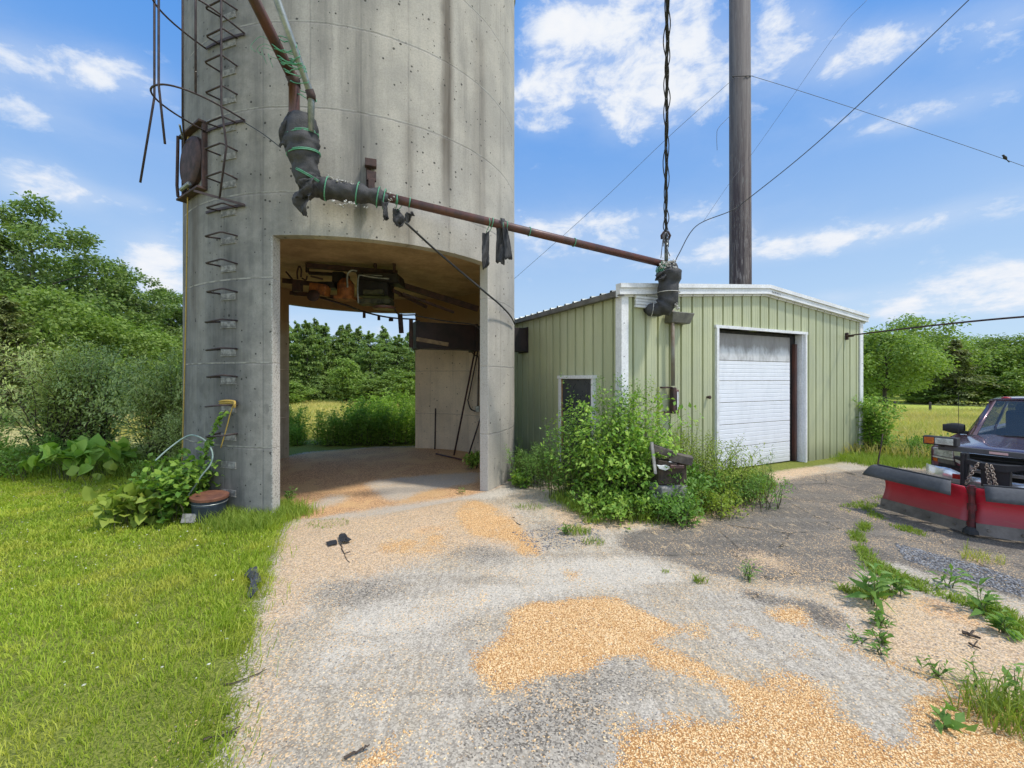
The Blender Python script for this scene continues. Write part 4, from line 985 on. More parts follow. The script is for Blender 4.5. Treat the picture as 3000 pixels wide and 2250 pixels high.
for i, (z0, z1) in enumerate(HS):
    mb_ = MB(); pr = [(z0, .006), (z0+.006, 0)]
    if i < 5:
        for k in range(1, 5):
            zc_ = z0+(z1-z0)*k/5; pr += [(zc_-.010, 0), (zc_-.005, .006), (zc_+.005, .006), (zc_+.010, 0)]
    pr += [(z1-.006, 0), (z1, .006)]
    def fn(u, v, pr=pr):
        k = min(int(round(v*(len(pr)-1))), len(pr)-1); return gp_(door_w0+(door_w1-door_w0)*u, .16+pr[k][1], pr[k][0])
    mb_.grid(fn, 1, len(pr)-1)
    q0 = gp_(door_w0, .17, z0)
    mb_.box(gp_((door_w0+door_w1)/2, .19, (z0+z1)/2), (door_w1-door_w0, .03, z1-z0-.012), Matrix.Rotation(math.atan2(GU.y, GU.x), 3, 'Z'))
    sec = mb_.build('door_panel', M_door, gar)
RZ = Matrix.Rotation(math.atan2(GU.y, GU.x), 3, 'Z')
fr = MB()
fr.box(gp_((DU0+DU1)/2, -.02, DZ+.03), (DU1-DU0+.20, .06, .06), RZ)
fr.box(gp_(DU0-.035, -.02, DZ/2), (.07, .06, DZ), RZ).box(gp_(DU1+.03, -.02, DZ/2), (.06, .06, DZ), RZ)
fr.box(gp_(DU1-.02, .09, DZ/2), (.04, .16, DZ-.01), RZ).box(gp_(DU0+.012, .09, DZ/2), (.024, .16, DZ-.01), RZ)
fr.build('door_frame', M_white, gar)
fr = MB(); fr.box(gp_(DU1-.16, .20, DZ/2), (.24, .04, DZ-.02), RZ).box(gp_((DU0+DU1)/2, .22, DZ-.04), (DU1-DU0-.1, .05, .08), RZ)
fr.build('door_recess', M_dark, gar)
fr = MB(); fr.box(gp_(DU1-.12, .14, DZ/2-.1), (.06, .08, DZ-.25), RZ)
fr.build('door_track', M_rustpipe, gar)
kn = MB(); kn.lathe([(.02, 0), (.02, .03), (.035, .05), (.035, .08), (.02, .09)], tuple(gp_(2.22, -.0, 1.62)), 10, Matrix((GU, Vector((0, 0, 1)), -GW)).transposed())
kn.build('hose_bib', M_rust, gar)
# light fixture, vent patch, conduit with switch box on the front
lf = MB(); c = gp_(1.30, -.12, 3.16)
lf.prism([c-GU*.25-GW*.06+Vector((0, 0, -.10)), c+GU*.24-GW*.06+Vector((0, 0, -.10)), c+GU*.30-GW*.12+Vector((0, 0, .10)), c-GU*.28-GW*.12+Vector((0, 0, .10))], GW*.2)
lf.build('wall_light', simple('bronze_grey', (.20, .19, .155), (.12, .115, .10), .5, scale=5, bump=.1), gar, bevel=.01)
vp = MB()
for k in range(4): vp.box(gp_(.58, -.045-.006*(k % 2), 3.33+.055*k), (.62, .05, .05), RZ)
vp.build('patch_panel', M_white, gar, bevel=.006)
cd = thing('wall_conduit', 'rust streaked conduit pipe running down the garage front to a red switch box', 'conduit', tuple(gp_(1.14, -.1, 1.3)))
MB().tube([gp_(1.13, -.12, 3.3), gp_(1.14, -.12, 1.86)], .036, 10).build('conduit_pipe', simple('rust_streaked', (.27, .27, .25), (.20, .10, .025), .6, scale=1.5, streak=.4, bump=.1), cd, smooth=True)
rb = MB(); rb.box(gp_(1.17, -.10, 1.58), (.10, .10, .50), RZ); rb.build('switch_box', M_rust, cd, bevel=.02, seg=2)
rb = MB(); rb.box(gp_(1.245, -.10, 1.56), (.085, .10, .46), RZ); rb.build('switch_cover', simple('red_enamel', (.13, .018, .015), (.09, .015, .014), .35, scale=8, bump=.05), cd, bevel=.03, seg=3)
rb = MB(); rb.box(gp_(1.225, -.158, 1.58), (.03, .012, .34), RZ); rb.build('switch_edge', M_white, cd)
rb = MB(); rb.box(gp_(1.02, -.07, 1.83), (.26, .06, .03), RZ); rb.box(gp_(1.03, -.07, 1.36), (.2, .05, .04), RZ); rb.build('strap', M_rust, cd)
cb = MB(); cb.box(gp_(7.38, -.03, 3.09), (.05, .06, .18), RZ); cb.tube([gp_(7.38, -.05, 3.09), gp_(7.46, -.14, 3.10)], .028, 8); cb.build('cable_bracket', M_rust, gar)
# side door on the left wall, half hidden by the bush
def sw(t, z, o=0): return GO+GW*t-GU*o+Vector((0, 0, z))
sf = MB()
T0, T1, SZ = .82, 1.94, 2.0
RS = Matrix.Rotation(math.atan2(GW.y, GW.x), 3, 'Z')
sf.box(sw(T1+.03, SZ/2, .03), (.10, .10, SZ), RS).box(sw(T0-.03, SZ/2, .03), (.07, .09, SZ), RS).box(sw((T0+T1)/2, SZ+.03, .04), (T1-T0+.2, .11, .07), RS)
sfo = sf.build('side_door_frame', M_white, gar, bevel=.004)
sd_ = MB(); sd_.box(sw((T0+T1)/2, SZ/2, .012), (T1-T0-.04, .04, SZ-.03), RS)
sd_.build('side_door', simple('dark_blue_grey_door', (.030, .038, .046), (.05, .06, .068), .3, scale=2, bump=.05), gar)
sd_ = MB(); sd_.box(sw(T1-.03, SZ/2, .05), (.02, .03, SZ-.02), RS); sd_.build('raw_wood_stop', simple('raw_wood', (.42, .24, .10), (.3, .17, .08), .7, scale=9), sfo)
# wooden conveyor trough from the silo into the garage wall
CT = thing('conveyor_trough', 'dark brown conveyor trough running from inside the silo into the garage wall', 'conveyor', (-1.0, 10.3, 2.8))
t0 = Vector((.36, 11.05, 3.0)); t1 = t0-GU*2.95
tr = MB(); tr.bar(t0, t1, .46, .60)
for k in (0.02, .5, .98): tr.bar(t0.lerp(t1, k)-GU*.03, t0.lerp(t1, k)+GU*.03, .50, .66)
M_trough = simple('stained_trough', (.034, .019, .020), (.016, .013, .014), .55, scale=3, bump=.3)
tr.build('trough', M_trough, CT)
tr = MB()
for z in (-.10, .10): tr.bar(t0+Vector((.0, -.235, z))-GW*0, t0-GU*.9+Vector((0, -.235, z)), .012, .015)
tr.build('board_seam', M_dark, CT)
tr = MB(); tr.bar(t1-GW*.27+Vector((0, 0, -.1)), t1-GW*.27+GU*.75+Vector((0, 0, -.20)), .02, .09); tr.build('wood_slat', simple('old_wood', (.33, .25, .15), (.2, .15, .1), .8, scale=8), CT)
tr = MB(); tr.bar(t1-GW*.26+GU*(-.12)+Vector((0, 0, .35)), t1-GW*.26-GU*.12+Vector((0, 0, -.30)), .05, .08, up=(1, 0, 0)); tr.build('end_post', M_rust, CT)
tr = MB(); tr.tube(curve_pts([t1+Vector((.1, -.3, .42)), t1+GU*.9+Vector((0, -.32, .34)), t1+GU*1.5+Vector((.0, -.32, .30)), t1+GU*1.75+Vector((0, -.32, .12)), t1+GU*1.78+Vector((0, -.32, -.05))], 6), .016, 6); tr.build('cable', M_wire, CT, smooth=True)
# ------------------------------------------------------------------ unloader hung under the silo floor
UN = thing('silo_unloader', 'rusty orange and black unloader machinery hanging from the silo ceiling', 'machine', (-3.1, 8.6, 3.6))
def U(px, py, d): return P(px, py, d)
u_ = MB(); u_.bar(U(900, 778, 8.3), U(1165, 800, 8.7), .10, .09); u_.bar(U(905, 800, 8.6), U(1010, 806, 8.7), .08, .06); u_.bar(U(828, 822, 8.4), U(1010, 842, 8.6), .06, .09); u_.bar(U(910, 809, 8.2), U(946, 818, 8.25), .03, .03)
u_.bar(U(1150, 850, 8.7), U(1250, 900, 9.4), .05, .06); u_.bar(U(1170, 865, 8.7), U(1245, 880, 9.4), .04, .05)
for px, py in ((910, 775), (1155, 790), (900, 790), (1100, 780)): u_.bar(U(px, py+8, 8.5), Vector((U(px, py, 8.5).x, 8.5, 4.36)), .05, .05, up=(0, 1, 0))
u_.bar(U(1100, 812, 8.9), U(1400, 905, 9.6), .10, .12); u_.bar(U(850, 858, 9.2), U(1050, 878, 9.4), .06, .08); u_.bar(U(1180, 860, 8.6), U(1330, 915, 9.2), .04, .05)
u_.build('hanger_frame', M_rust, UN)
u_ = MB(); u_.box(U(1102, 842, 8.75), (.62, .5, .44)).box(U(1000, 818, 8.6), (.22, .4, .22)); u_.prism([U(1040, 795, 8.4), U(1165, 800, 8.4), U(1170, 830, 8.4), U(1050, 815, 8.4)], (0, .5, 0)); u_.box(U(962, 838, 8.5), (.34, .3, .12))
u_.build('gearbox', M_dark, UN, bevel=.015)
u_ = MB(); u_.box(U(1095, 856, 8.42), (.40, .12, .09)); u_.box(U(1102, 886, 8.45), (.66, .3, .10)); u_.build('guard_plate', simple('mossy_steel', (.085, .085, .04), (.03, .03, .022), .7, scale=11, bump=.4), UN, bevel=.01)
u_ = MB(); u_.box(U(937, 850, 8.35), (.34, .26, .22), Euler((0, .12, 0)).to_matrix()); u_.build('motor_housing', M_orange, UN, bevel=.03, seg=2)
u_ = MB(); u_.lathe([(.10, -.17), (.16, -.15), (.165, .1), (.12, .17), (.07, .22)], tuple(U(1013, 848, 8.4)), 18); u_.box(U(1013, 874, 8.4), (.36, .3, .06)); u_.build('motor', M_orange, UN, smooth=True, autosmooth=.5)
u_ = MB(); u_.lathe([(.19, -.03), (.22, -.01), (.22, .02), (.15, .035), (.05, .035)], tuple(U(1126, 902, 8.3)), 24); u_.build('pulley', M_rustpipe, UN, smooth=True, autosmooth=.5)
u_ = MB(); u_.lathe([(.10, -.04), (.12, -.02), (.12, .02), (.10, .04)], tuple(U(918, 866, 8.2)), 16, Euler((PI/2-.3, 0, 0)).to_matrix()); u_.build('wheel', M_rust, UN, smooth=True)
u_ = MB()
u_.tube(curve_pts([U(1018, 842, 8.2), U(1018, 805, 8.2), U(1030, 792, 8.2), U(1046, 794, 8.25)], 6), .020, 8)
u_.tube(curve_pts([U(1050, 888, 8.15), U(1048, 850, 8.15), U(1050, 812, 8.15), U(1058, 806, 8.15), U(1090, 812, 8.2), U(1140, 817, 8.25)], 6), .017, 8)
u_.tube([U(1065, 804, 8.3), U(1120, 808, 8.3)], .014, 6)
u_.build('hose', M_galv, UN, smooth=True)
u_ = MB(); c = U(872, 838, 8.3)
u_.box(c, (.16, .12, .22)).tube([c, U(838, 796, 8.3)], .018, 6).tube(curve_pts([U(872, 818, 8.3), U(871, 796, 8.3), U(877, 781, 8.3), U(883, 790, 8.3), U(882, 812, 8.3)], 5), .016, 6).tube(curve_pts([U(885, 815, 8.3), U(896, 820, 8.3), U(900, 808, 8.3)], 4), .016, 6)
u_.build('lever_bracket', M_rust, UN)
u_ = MB(); g = random.Random(8)
u_.tube(curve_pts([U(905, 862, 8.6), U(1010, 893, 8.9), U(1068, 914, 10.2), U(1140, 930, 10.8), U(1222, 936, 11.2)], 8), .022, 6)
u_.tube(curve_pts([U(1155, 905, 8.8), U(1172, 922, 9.4), U(1222, 922, 10.2)], 6), .018, 6)
for px, py, hh in ((1067, 917, .16), (1110, 926, .12), (1143, 932, .07), (1148, 932, .07)): u_.box(U(px, py+5, 10.3), (.06, .04, hh))
u_.bar(U(1172, 920, 9.6), U(1176, 976, 9.6), .05, .10, up=(1, 0, 0))
u_.build('drive_rod', M_ladder, UN)
# poles, box and conduit against the inner wall
def lean(name, pts, r, m, lab, cat, grp=None): return label(MB().tube(pts, r, 8).build(name, m, smooth=True), lab, cat, grp)
def inner_pt(px, py, off=.06):
    dx = (px-CX)/F; a_ = dx*dx+1; b2 = dx*SC.x+SC.y; c2 = SC.x**2+SC.y**2-(RI-off)**2
    d = (b2+math.sqrt(b2*b2-a_*c2))/a_; return P(px, py, d)
def floor_pt(px, py): return G(px, py, .0)
lean('pole', [inner_pt(1400, 985, .1), Vector((*floor_pt(1330, 1334).xy, .0))], .024, M_rust, 'long rusty pole leaning against the inner silo wall', 'pole')
lean('pole', [inner_pt(1406, 1000, .14), inner_pt(1372, 1170, .22)], .017, M_ladder, 'thin rod tied alongside the upper half of the long leaning pole', 'rod')
lean('pole', [inner_pt(1417, 1195, .08), Vector((*floor_pt(1374, 1330).xy, .0))], .020, M_ladder, 'short dark pole leaning inside the silo beside the right pier', 'pole')
lean('stake', [inner_pt(1276, 1196, .06), Vector((*inner_pt(1274, 1330, .10).xy, -.02))], .020, M_ladder, 'upright metal stake standing against the inner silo wall', 'stake')
lean('stake', [Vector((*floor_pt(1278, 1333).xy, .03)), Vector((*floor_pt(1352, 1350).xy, .03))], .022, M_rustpipe, 'rusty stake lying on the silo floor beneath the leaning pole', 'stake')
el_ = thing('electrical_conduit', 'grey conduit and outlet box on the inner silo wall behind the leaning pole', 'conduit', tuple(inner_pt(1399, 1198)))
MB().tube(curve_pts([inner_pt(1385, 978), inner_pt(1380, 1022), inner_pt(1390, 1040), inner_pt(1402, 1050), inner_pt(1401, 1120), inner_pt(1400, 1195)], 5), .018, 7).build('conduit_pipe', M_ladder, el_, smooth=True)
e_ = MB(); e_.box(inner_pt(1399, 1198), (.11, .07, .15)); e_.build('outlet_box', M_galv, el_, bevel=.008)
e_ = MB(); e_.box(inner_pt(1378, 1022), (.10, .07, .2)); e_.build('switch_box', M_rust, el_, bevel=.008)
e_ = MB(); e_.tube(curve_pts([inner_pt(1370, 1170, .2), inner_pt(1378, 1196, .2), inner_pt(1392, 1204, .12), inner_pt(1398, 1200)], 5), .02, 6); e_.build('cord', M_cable, el_, smooth=True)
# ------------------------------------------------------------------ pickup truck with snow plow (local: +Y forward, +X = the truck's right-hand side in the picture's left)
TH = math.radians(120); TS = .88
fl = Vector((6.60, 6.58, 0))
TO = fl+Vector((.438, -.899, 0))*(.99*TS)
M_paint = simple('charcoal_paint', (.16, .085, .095), (.12, .070, .080), .28, metal=.6, scale=1.2, bump=0, coat=.8, spec=.6)
M_chrome = simple('chrome', (.90, .90, .89), (.80, .80, .80), .24, metal=.55, scale=3, bump=.03)
M_tyre = simple('tyre_rubber', (.018, .018, .018), (.03, .029, .027), .9, scale=12, bump=.3)
M_glass, n, b = newmat('windscreen_glass'); b.inputs['Base Color'].default_value = (.035, .042, .045, 1); b.inputs['Roughness'].default_value = .04; b.inputs['Alpha'].default_value = .62; b.inputs['Specular IOR Level'].default_value = .8; b.inputs['Coat Weight'].default_value = .5
M_lens = simple('clear_lens', (.62, .64, .60), (.36, .37, .35), .12, metal=.3, scale=18, bump=.4)
M_amber = simple('amber_lens', (.55, .14, .01), (.38, .08, .008), .2, scale=30, bump=.4)
M_red = simple('red_lens', (.45, .03, .02), (.3, .02, .015), .2, scale=30, bump=.2)
truck = thing('pickup_truck', 'dark charcoal pickup truck with chrome bumper parked behind the red plow', 'pickup truck', tuple(TO), TH, scale=TS)
def both(fn):
    for s in (1, -1): fn(s)
# body sides with wheel arches
def side(s):
    p = [(.985, -.06, .62), (.985, -.06, 1.02), (.985, -.30, 1.08), (.985, -1.35, 1.17), (.985, -3.7, 1.20), (.97, -5.5, 1.20), (.97, -5.5, .55)]
    def arch(yc): return [(.985, yc+.46*math.cos(a), .40+.46*math.sin(a)) for a in [PI-PI*k/10 for k in range(11)]]
    p += [(.985, -5.1, .50)]+[q for q in arch(-4.45)]+[(.985, -3.9, .46), (.985, -1.5, .46)]+[q for q in arch(-.98)]+[(.985, -.45, .5)]
    mb_ = MB(); vs = [(s*q[0], q[1], q[2]) for q in p]
    n_ = len(vs); inn = [(s*(abs(v[0])-.16), v[1], v[2]) for v in vs]
    mb_.add(vs+inn, [tuple(range(n_)) if s > 0 else tuple(range(n_-1, -1, -1))]+[(i, (i+1) % n_, n_+(i+1) % n_, n_+i) for i in range(n_)])
    return mb_
for s in (1, -1): side(s).build('body_side', M_paint, truck, world=False, bevel=.03, seg=3)
mb = MB()
def hood(u, v):
    x = (u*2-1)*(.86+.10*v); y = -.01-.09*abs(u*2-1)**2.5-1.36*v
    z = 1.085+.02*math.sin(min(v*8, PI/2))*1.5+.115*v-.055*abs(u*2-1)**3+.02*math.exp(-((abs(u*2-1)-.55)/.12)**2)*min(1, v*3)
    if v < .06: z -= .05*(1-v/.06)
    return (x, y, z)
mb.grid(hood, 24, 24)
mb.build('hood', M_paint, truck, world=False, smooth=True)
mb = MB()
mb.box((0, -.16, .90), (1.2, .16, .30)); mb.box((0, -.3, .56), (1.7, .2, .2)); mb.box((0, -3.2, .62), (1.8, 4.4, .3)); mb.box((0, -5.42, .9), (1.8, .08, .6)); mb.box((0, -3.62, .95), (1.8, .06, .5))
mb.build('chassis', M_black, truck, world=False)
for s in (1, -1):
    mb = MB(); mb.grid(lambda u, v: (s*(.60+.39*u), .005-.12*u**1.6-.03*(v > .95), .56+.535*v-.02*u*v), 10, 8); mb.build('front_fascia', M_paint, truck, world=False, smooth=True)
    mb = MB(); mb.grid(lambda u, v: (s*(.60+.385*u), .02-.12*u**1.6, .745+.045*v), 8, 1); mb.build('bumper_gap', M_black, truck, world=False)
# cab: pillars + roof as one shell
mb = MB()
cowl = [(-.80, -1.40, 1.20), (.80, -1.40, 1.20)]
def roofp(u, v):
    x = (u*2-1)*.66; y = -2.08-1.45*v
    z = 1.84+.055*math.sin(PI*min(max(v*.8+.1, 0), 1))+.03*(1-(u*2-1)**2)
    return (x, y, z)
mb.grid(roofp, 10, 8)
for s in (1, -1):
    mb.add([(s*.82, -1.36, 1.18), (s*.72, -1.40, 1.20), (s*.60, -2.06, 1.84), (s*.68, -2.10, 1.845)], [(0, 1, 2, 3)] if s < 0 else [(3, 2, 1, 0)])
    mb.add([(s*.82, -1.36, 1.18), (s*.90, -1.60, 1.19), (s*.71, -2.22, 1.80), (s*.68, -2.10, 1.845)], [(0, 1, 2, 3)])
    mb.add([(s*.68, -2.10, 1.845), (s*.71, -2.22, 1.79), (s*.71, -3.4, 1.79), (s*.66, -3.53, 1.86)], [(0, 1, 2, 3)])
    mb.add([(s*.90, -3.45, 1.19), (s*.90, -3.62, 1.19), (s*.68, -3.56, 1.84), (s*.71, -3.35, 1.80)], [(0, 1, 2, 3)])
mb.add([(-.72, -2.06, 1.835), (.72, -2.06, 1.835), (.66, -2.09, 1.86), (-.66, -2.09, 1.86)], [(0, 1, 2, 3)])
mb.build('cab_roof', M_paint, truck, world=False, smooth=True, solid=.02)
mb = MB(); mb.grid(lambda u, v: ((u*2-1)*(.75-.13*v), -1.40-.66*v+.10*(1-(u*2-1)**2)*(1-.4*v), 1.195+.645*v), 12, 6); mb.build('windscreen', M_glass, truck, world=False, smooth=True)
for s in (1, -1):
    mb = MB(); mb.add([(s*.885, -1.62, 1.19), (s*.90, -3.45, 1.19), (s*.705, -3.35, 1.79), (s*.70, -2.22, 1.79)], [(0, 1, 2, 3)]); mb.build('side_window', M_glass, truck, world=False)
mb = MB(); mb.box((0, -3.45, 1.5), (1.4, .03, .6)); mb.build('rear_window', M_glass, truck, world=False)
mb = MB(); mb.box((0, -1.42, 1.19), (1.62, .20, .03)); mb.box((0, -1.6, 1.12), (1.5, .3, .16))
mb.build('cowl', M_black, truck, world=False, bevel=.01)
mb = MB(); mb.tube([(.55, -1.34, 1.22), (.20, -1.34, 1.245), (-.25, -1.33, 1.235)], .011, 6); mb.tube([(-.15, -1.34, 1.22), (-.5, -1.34, 1.245), (-.7, -1.36, 1.235)], .011, 6); mb.build('wiper', M_black, truck, world=False)
for s in (.36, -.36):
    mb = MB(); mb.box((s, -2.55, 1.05), (.5, .5, .25)); mb.box((s, -2.8, 1.32), (.5, .16, .62)); mb.box((s, -2.83, 1.68), (.26, .12, .18)); mb.build('seat', M_dark, truck, world=False, bevel=.05, seg=2)
mb = MB(); mb.box((0, -2.0, 1.70), (.26, .03, .08)); mb.build('rear_mirror', M_black, truck, world=False, bevel=.02)
for s in (.50, .18, -.0, -.18, -.50):
    mb = MB(); mb.lathe([(.07, 0), (.065, .02), (.03, .035)], (s, -2.22, 1.885), 12); mb.build('roof_lamp', M_red, truck, world=False, smooth=True)
for s in (1, -1):
    mb = MB(); mb.grid(lambda u, v: (s*(.92+.30*u), -1.58+.07*math.cos(v*2*PI)*(.5+.5*math.sin(PI*min(.98, u*.8+.15))), 1.29+.105*math.sin(v*2*PI)*(.55+.45*math.sin(PI*min(.99, u*.75+.22)))), 6, 16)
    mb.box((s*.90, -1.58, 1.22), (.14, .06, .06)); mb.box((s*1.215, -1.59, 1.29), (.02, .07, .13))
    mb.build('mirror', M_black, truck, world=False, smooth=True, autosmooth=.7)
mb = MB(); mb.tube([(.93, -1.25, 1.16), (.93, -1.27, 2.0)], .004, 5); mb.build('antenna', M_black, truck, world=False)
# chrome bumper with dropped wrap-around ends
mb = MB()
def bump(u, v):
    x = (u*2-1)*1.05; ax = abs(x); y = .12-.20*max(0, (ax-.75)/.30)**2.2
    drop = .06*min(1, max(0, (.72-ax)/.22))
    z0, z1 = .50-drop*.2, .745-drop*1.6
    bul = .035*math.sin(PI*v)
    return (x, y+bul, z0+(z1-z0)*v)
mb.grid(bump, 30, 6); mb.build('bumper', M_chrome, truck, world=False, smooth=True, solid=.02)
for s in (.62, -.62):
    mb = MB(); mb.box((s, .155, .62), (.12, .02, .09)); mb.build('tow_hook', M_red, truck, world=False, bevel=.01)
# grille: chrome surround, black slats
mb = MB()
loop_o = [(-.69, 1.08), (.69, 1.08), (.66, .86), (.46, .71), (-.46, .71), (-.66, .86)]; loop_i = [(-.58, 1.03), (.58, 1.03), (.55, .88), (.40, .77), (-.40, .77), (-.55, .88)]
vs = [(x, .05, z) for x, z in loop_o]+[(x, .09, z) for x, z in loop_i]+[(x, -.03, z) for x, z in loop_i]
mb.add(vs, [(i, (i+1) % 6, 6+(i+1) % 6, 6+i) for i in range(6)]+[(6+i, 6+(i+1) % 6, 12+(i+1) % 6, 12+i) for i in range(6)])
mb.build('grille_frame', M_chrome, truck, world=False)
mb = MB(); mb.box((0, -.04, .92), (1.1, .02, .26))
for k in range(5): mb.box((0, .02, .80+.052*k), (1.08-.14*(k < 2), .05, .018))
mb.build('grille', M_black, truck, world=False)
for s in (1, -1):
    mb = MB(); mb.prism([(s*.70, .05, 1.06), (s*.975, -.07, 1.05), (s*.99, -.07, .915), (s*.69, .055, .905)], (0, -.06, 0)); mb.build('headlight', M_lens, truck, world=False, bevel=.012, seg=2)
    mb = MB(); mb.prism([(s*.69, .06, .895), (s*.99, -.06, .905), (s*.99, -.06, .88), (s*.685, .06, .868)], (0, -.06, 0)); mb.build('lamp_trim', M_chrome, truck, world=False)
    mb = MB(); mb.prism([(s*.685, .055, .86), (s*.90, -.032, .873), (s*.90, -.032, .805), (s*.665, .06, .79)], (0, -.06, 0)); mb.build('turn_lamp', simple('smoked_lens%d' % s, (.16, .15, .14), (.1, .09, .09), .15, scale=14, bump=.3), truck, world=False)
    mb = MB(); mb.prism([(s*.905, -.034, .872), (s*.99, -.062, .876), (s*.99, -.062, .82), (s*.905, -.034, .806)], (0, -.06, 0)); mb.build('side_marker', M_amber, truck, world=False)
for s in (1, -1):
    for yc in (-.98, -4.45):
        Rw = Matrix(((0, 0, s), (1, 0, 0), (0, 1, 0)))
        mb = MB(); mb.lathe([(.22, -.11), (.33, -.12), (.385, -.08), (.39, 0), (.385, .08), (.33, .12), (.22, .11)], (s*.86, yc, .39), 28, Rw)
        wl = mb.build('wheel', M_tyre, truck, world=False, smooth=True)
        mb = MB(); mb.lathe([(.23, .06), (.21, .09), (.10, .07), (.06, .11), (.02, .115)], (s*.86, yc, .39), 20, Rw); mb.build('rim', M_chrome, wl, world=False, smooth=True)
# ---- the plow
plow = thing('snow_plow', 'red V blade snow plow with grey rubber flaps mounted on the truck front', 'snow plow', tuple(TO+Vector((-.15, .04, 0))), math.radians(117), scale=TS)
m, n, b = newmat('red_plow_steel')
tcn = n.node('ShaderNodeTexCoord').outputs['Object']; zz = n.xyz(tcn)[2]
f1 = n.noise(tcn, 3, 6, .65); f2 = n.noise(tcn, 40, 3, .7)
c_ = n.mix(n.ss(f1, .35, .65), (.60, .018, .045), (.48, .014, .035))
c_ = n.mix(n.math('MULTIPLY', n.math('SUBTRACT', 1, n.ss(n.math('ADD', zz, n.math('MULTIPLY', n.math('SUBTRACT', f1, .5), .25)), .18, .50)), .62), c_, n.mix(f1, (.16, .035, .03), (.13, .085, .07)))
f5 = n.noise(n.scalev(tcn, (.25, .25, 3)), 9, 5, .7)
c_ = n.mix(n.math('MULTIPLY', n.ss(f2, .58, .75), .3), c_, (.3, .14, .1))
c_ = n.mix(n.math('MULTIPLY', n.ss(f5, .58, .70), .45), c_, (.30, .09, .07))
n.put(b.inputs['Base Color'], c_); b.inputs['Roughness'].default_value = .45; n.put(b.inputs['Normal'], n.bump(f2, .1, .01)); M_plow = m
M_edge = simple('worn_steel_edge', (.17, .145, .125), (.10, .085, .07), .6, scale=4, bump=.2)
M_flap = simple('grey_rubber_flap', (.062, .064, .070), (.095, .096, .10), .75, scale=3, bump=.1)
HY = 1.23
for s, ang in ((1, 13), (-1, 24)):
    a = math.radians(ang); ld = Vector((s*math.cos(a), -math.sin(a), 0)); fd = Vector((s*math.sin(a)*1, math.cos(a), 0)); fd = Vector((math.sin(a)*s, math.cos(a), 0))
    H0 = Vector((s*.045, HY, 0)); Lw = 1.13
    def prof(v):  # concave mouldboard
        return -.10*math.sin(PI*min(v*.95, 1))+.10*(v-.2)**2*1.2, .16+.54*v
    def bl(u, v, s=s): f_, z_ = prof(v); return H0+ld*(Lw*u)+fd*f_+Vector((0, 0, z_+.05*u*(v > .5)*0+.03*u))
    mb = MB(); mb.grid(bl, 10, 14); wing = mb.build('blade', M_plow, plow, world=False, smooth=True, solid=.012)
    mb = MB(); mb.add([H0+fd*.045+Vector((0, 0, .03)), H0+ld*Lw+fd*.045+Vector((0, 0, .05)), H0+ld*Lw+fd*.005+Vector((0, 0, .215)), H0+fd*.005+Vector((0, 0, .19))], [(0, 1, 2, 3)])
    mb.build('cutting_edge', M_edge, wing, world=False, solid=.02)
    for k in range(4):
        mb = MB(); mb.lathe([(.022, 0), (.018, .02)], tuple(H0+ld*(.12+.32*k)+fd*.04+Vector((0, 0, .12))), 8, Matrix((ld, Vector((0, 0, 1)), fd)).transposed())
        mb.build('bolt', M_edge, wing, world=False)
    u0 = .14 if s > 0 else .06; u1 = 1.07
    def fp(u, v, s=s):
        uu = u0+(u1-u0)*u
        if s > 0: uu += .10*(v-.0)*(u > .99)*1.0-(.06*v if u < .01 else 0)
        return H0+ld*(Lw*uu)+fd*(.045+.13*v)+Vector((0, 0, .745+.03*uu-.165*v*v-.03*v))
    mb = MB(); mb.grid(fp, 12, 6); mb.build('rubber_flap', M_flap, wing, world=False, smooth=True, solid=.012)
    mb = MB(); mb.bar(H0+ld*(Lw*u0)+fd*.035+Vector((0, 0, .752)), H0+ld*(Lw*(u1-.05))+fd*.035+Vector((0, 0, .782)), .045, .022); mb.build('flap_rail', M_black, wing, world=False)
    mb = MB()
    for k in range(4): mb.bar(H0+ld*(.1+.33*k)+fd*-.17+Vector((0, 0, .18)), H0+ld*(.1+.33*k)+fd*-.17+Vector((0, 0, .66)), .03, .08)
    mb.build('rib', M_black, wing, world=False)
    if s > 0:
        mb = MB(); q = H0+ld*(Lw*1.06)+fd*-.04+Vector((0, 0, .74)); mb.tube([q, q+Vector((.02, 0, .05)), q+Vector((-.02, 0, .34)), q+Vector((-.05, 0, .58))], [.02, .012, .010, .007], 7); mb.build('marker_rod', M_rust, plow, world=False, smooth=True)
mb = MB()
mb.tube([(0, HY-.02, .05), (0, HY-.02, .72)], .036, 12)
for z0_, z1_ in ((.09, .20), (.36, .45), (.60, .70)): mb.tube([(0, HY-.02, z0_), (0, HY-.02, z1_)], .050, 14)
mb.build('hinge_post', simple('dark_red_steel', (.14, .012, .018), (.05, .012, .014), .5, scale=9, bump=.2), plow, world=False, smooth=True, autosmooth=.5)
mb = MB(); mb.lathe([(.10, .03), (.09, .08), (.05, .12)], (0, HY, 0), 12); mb.build('hinge_shoe', M_black, plow, world=False)
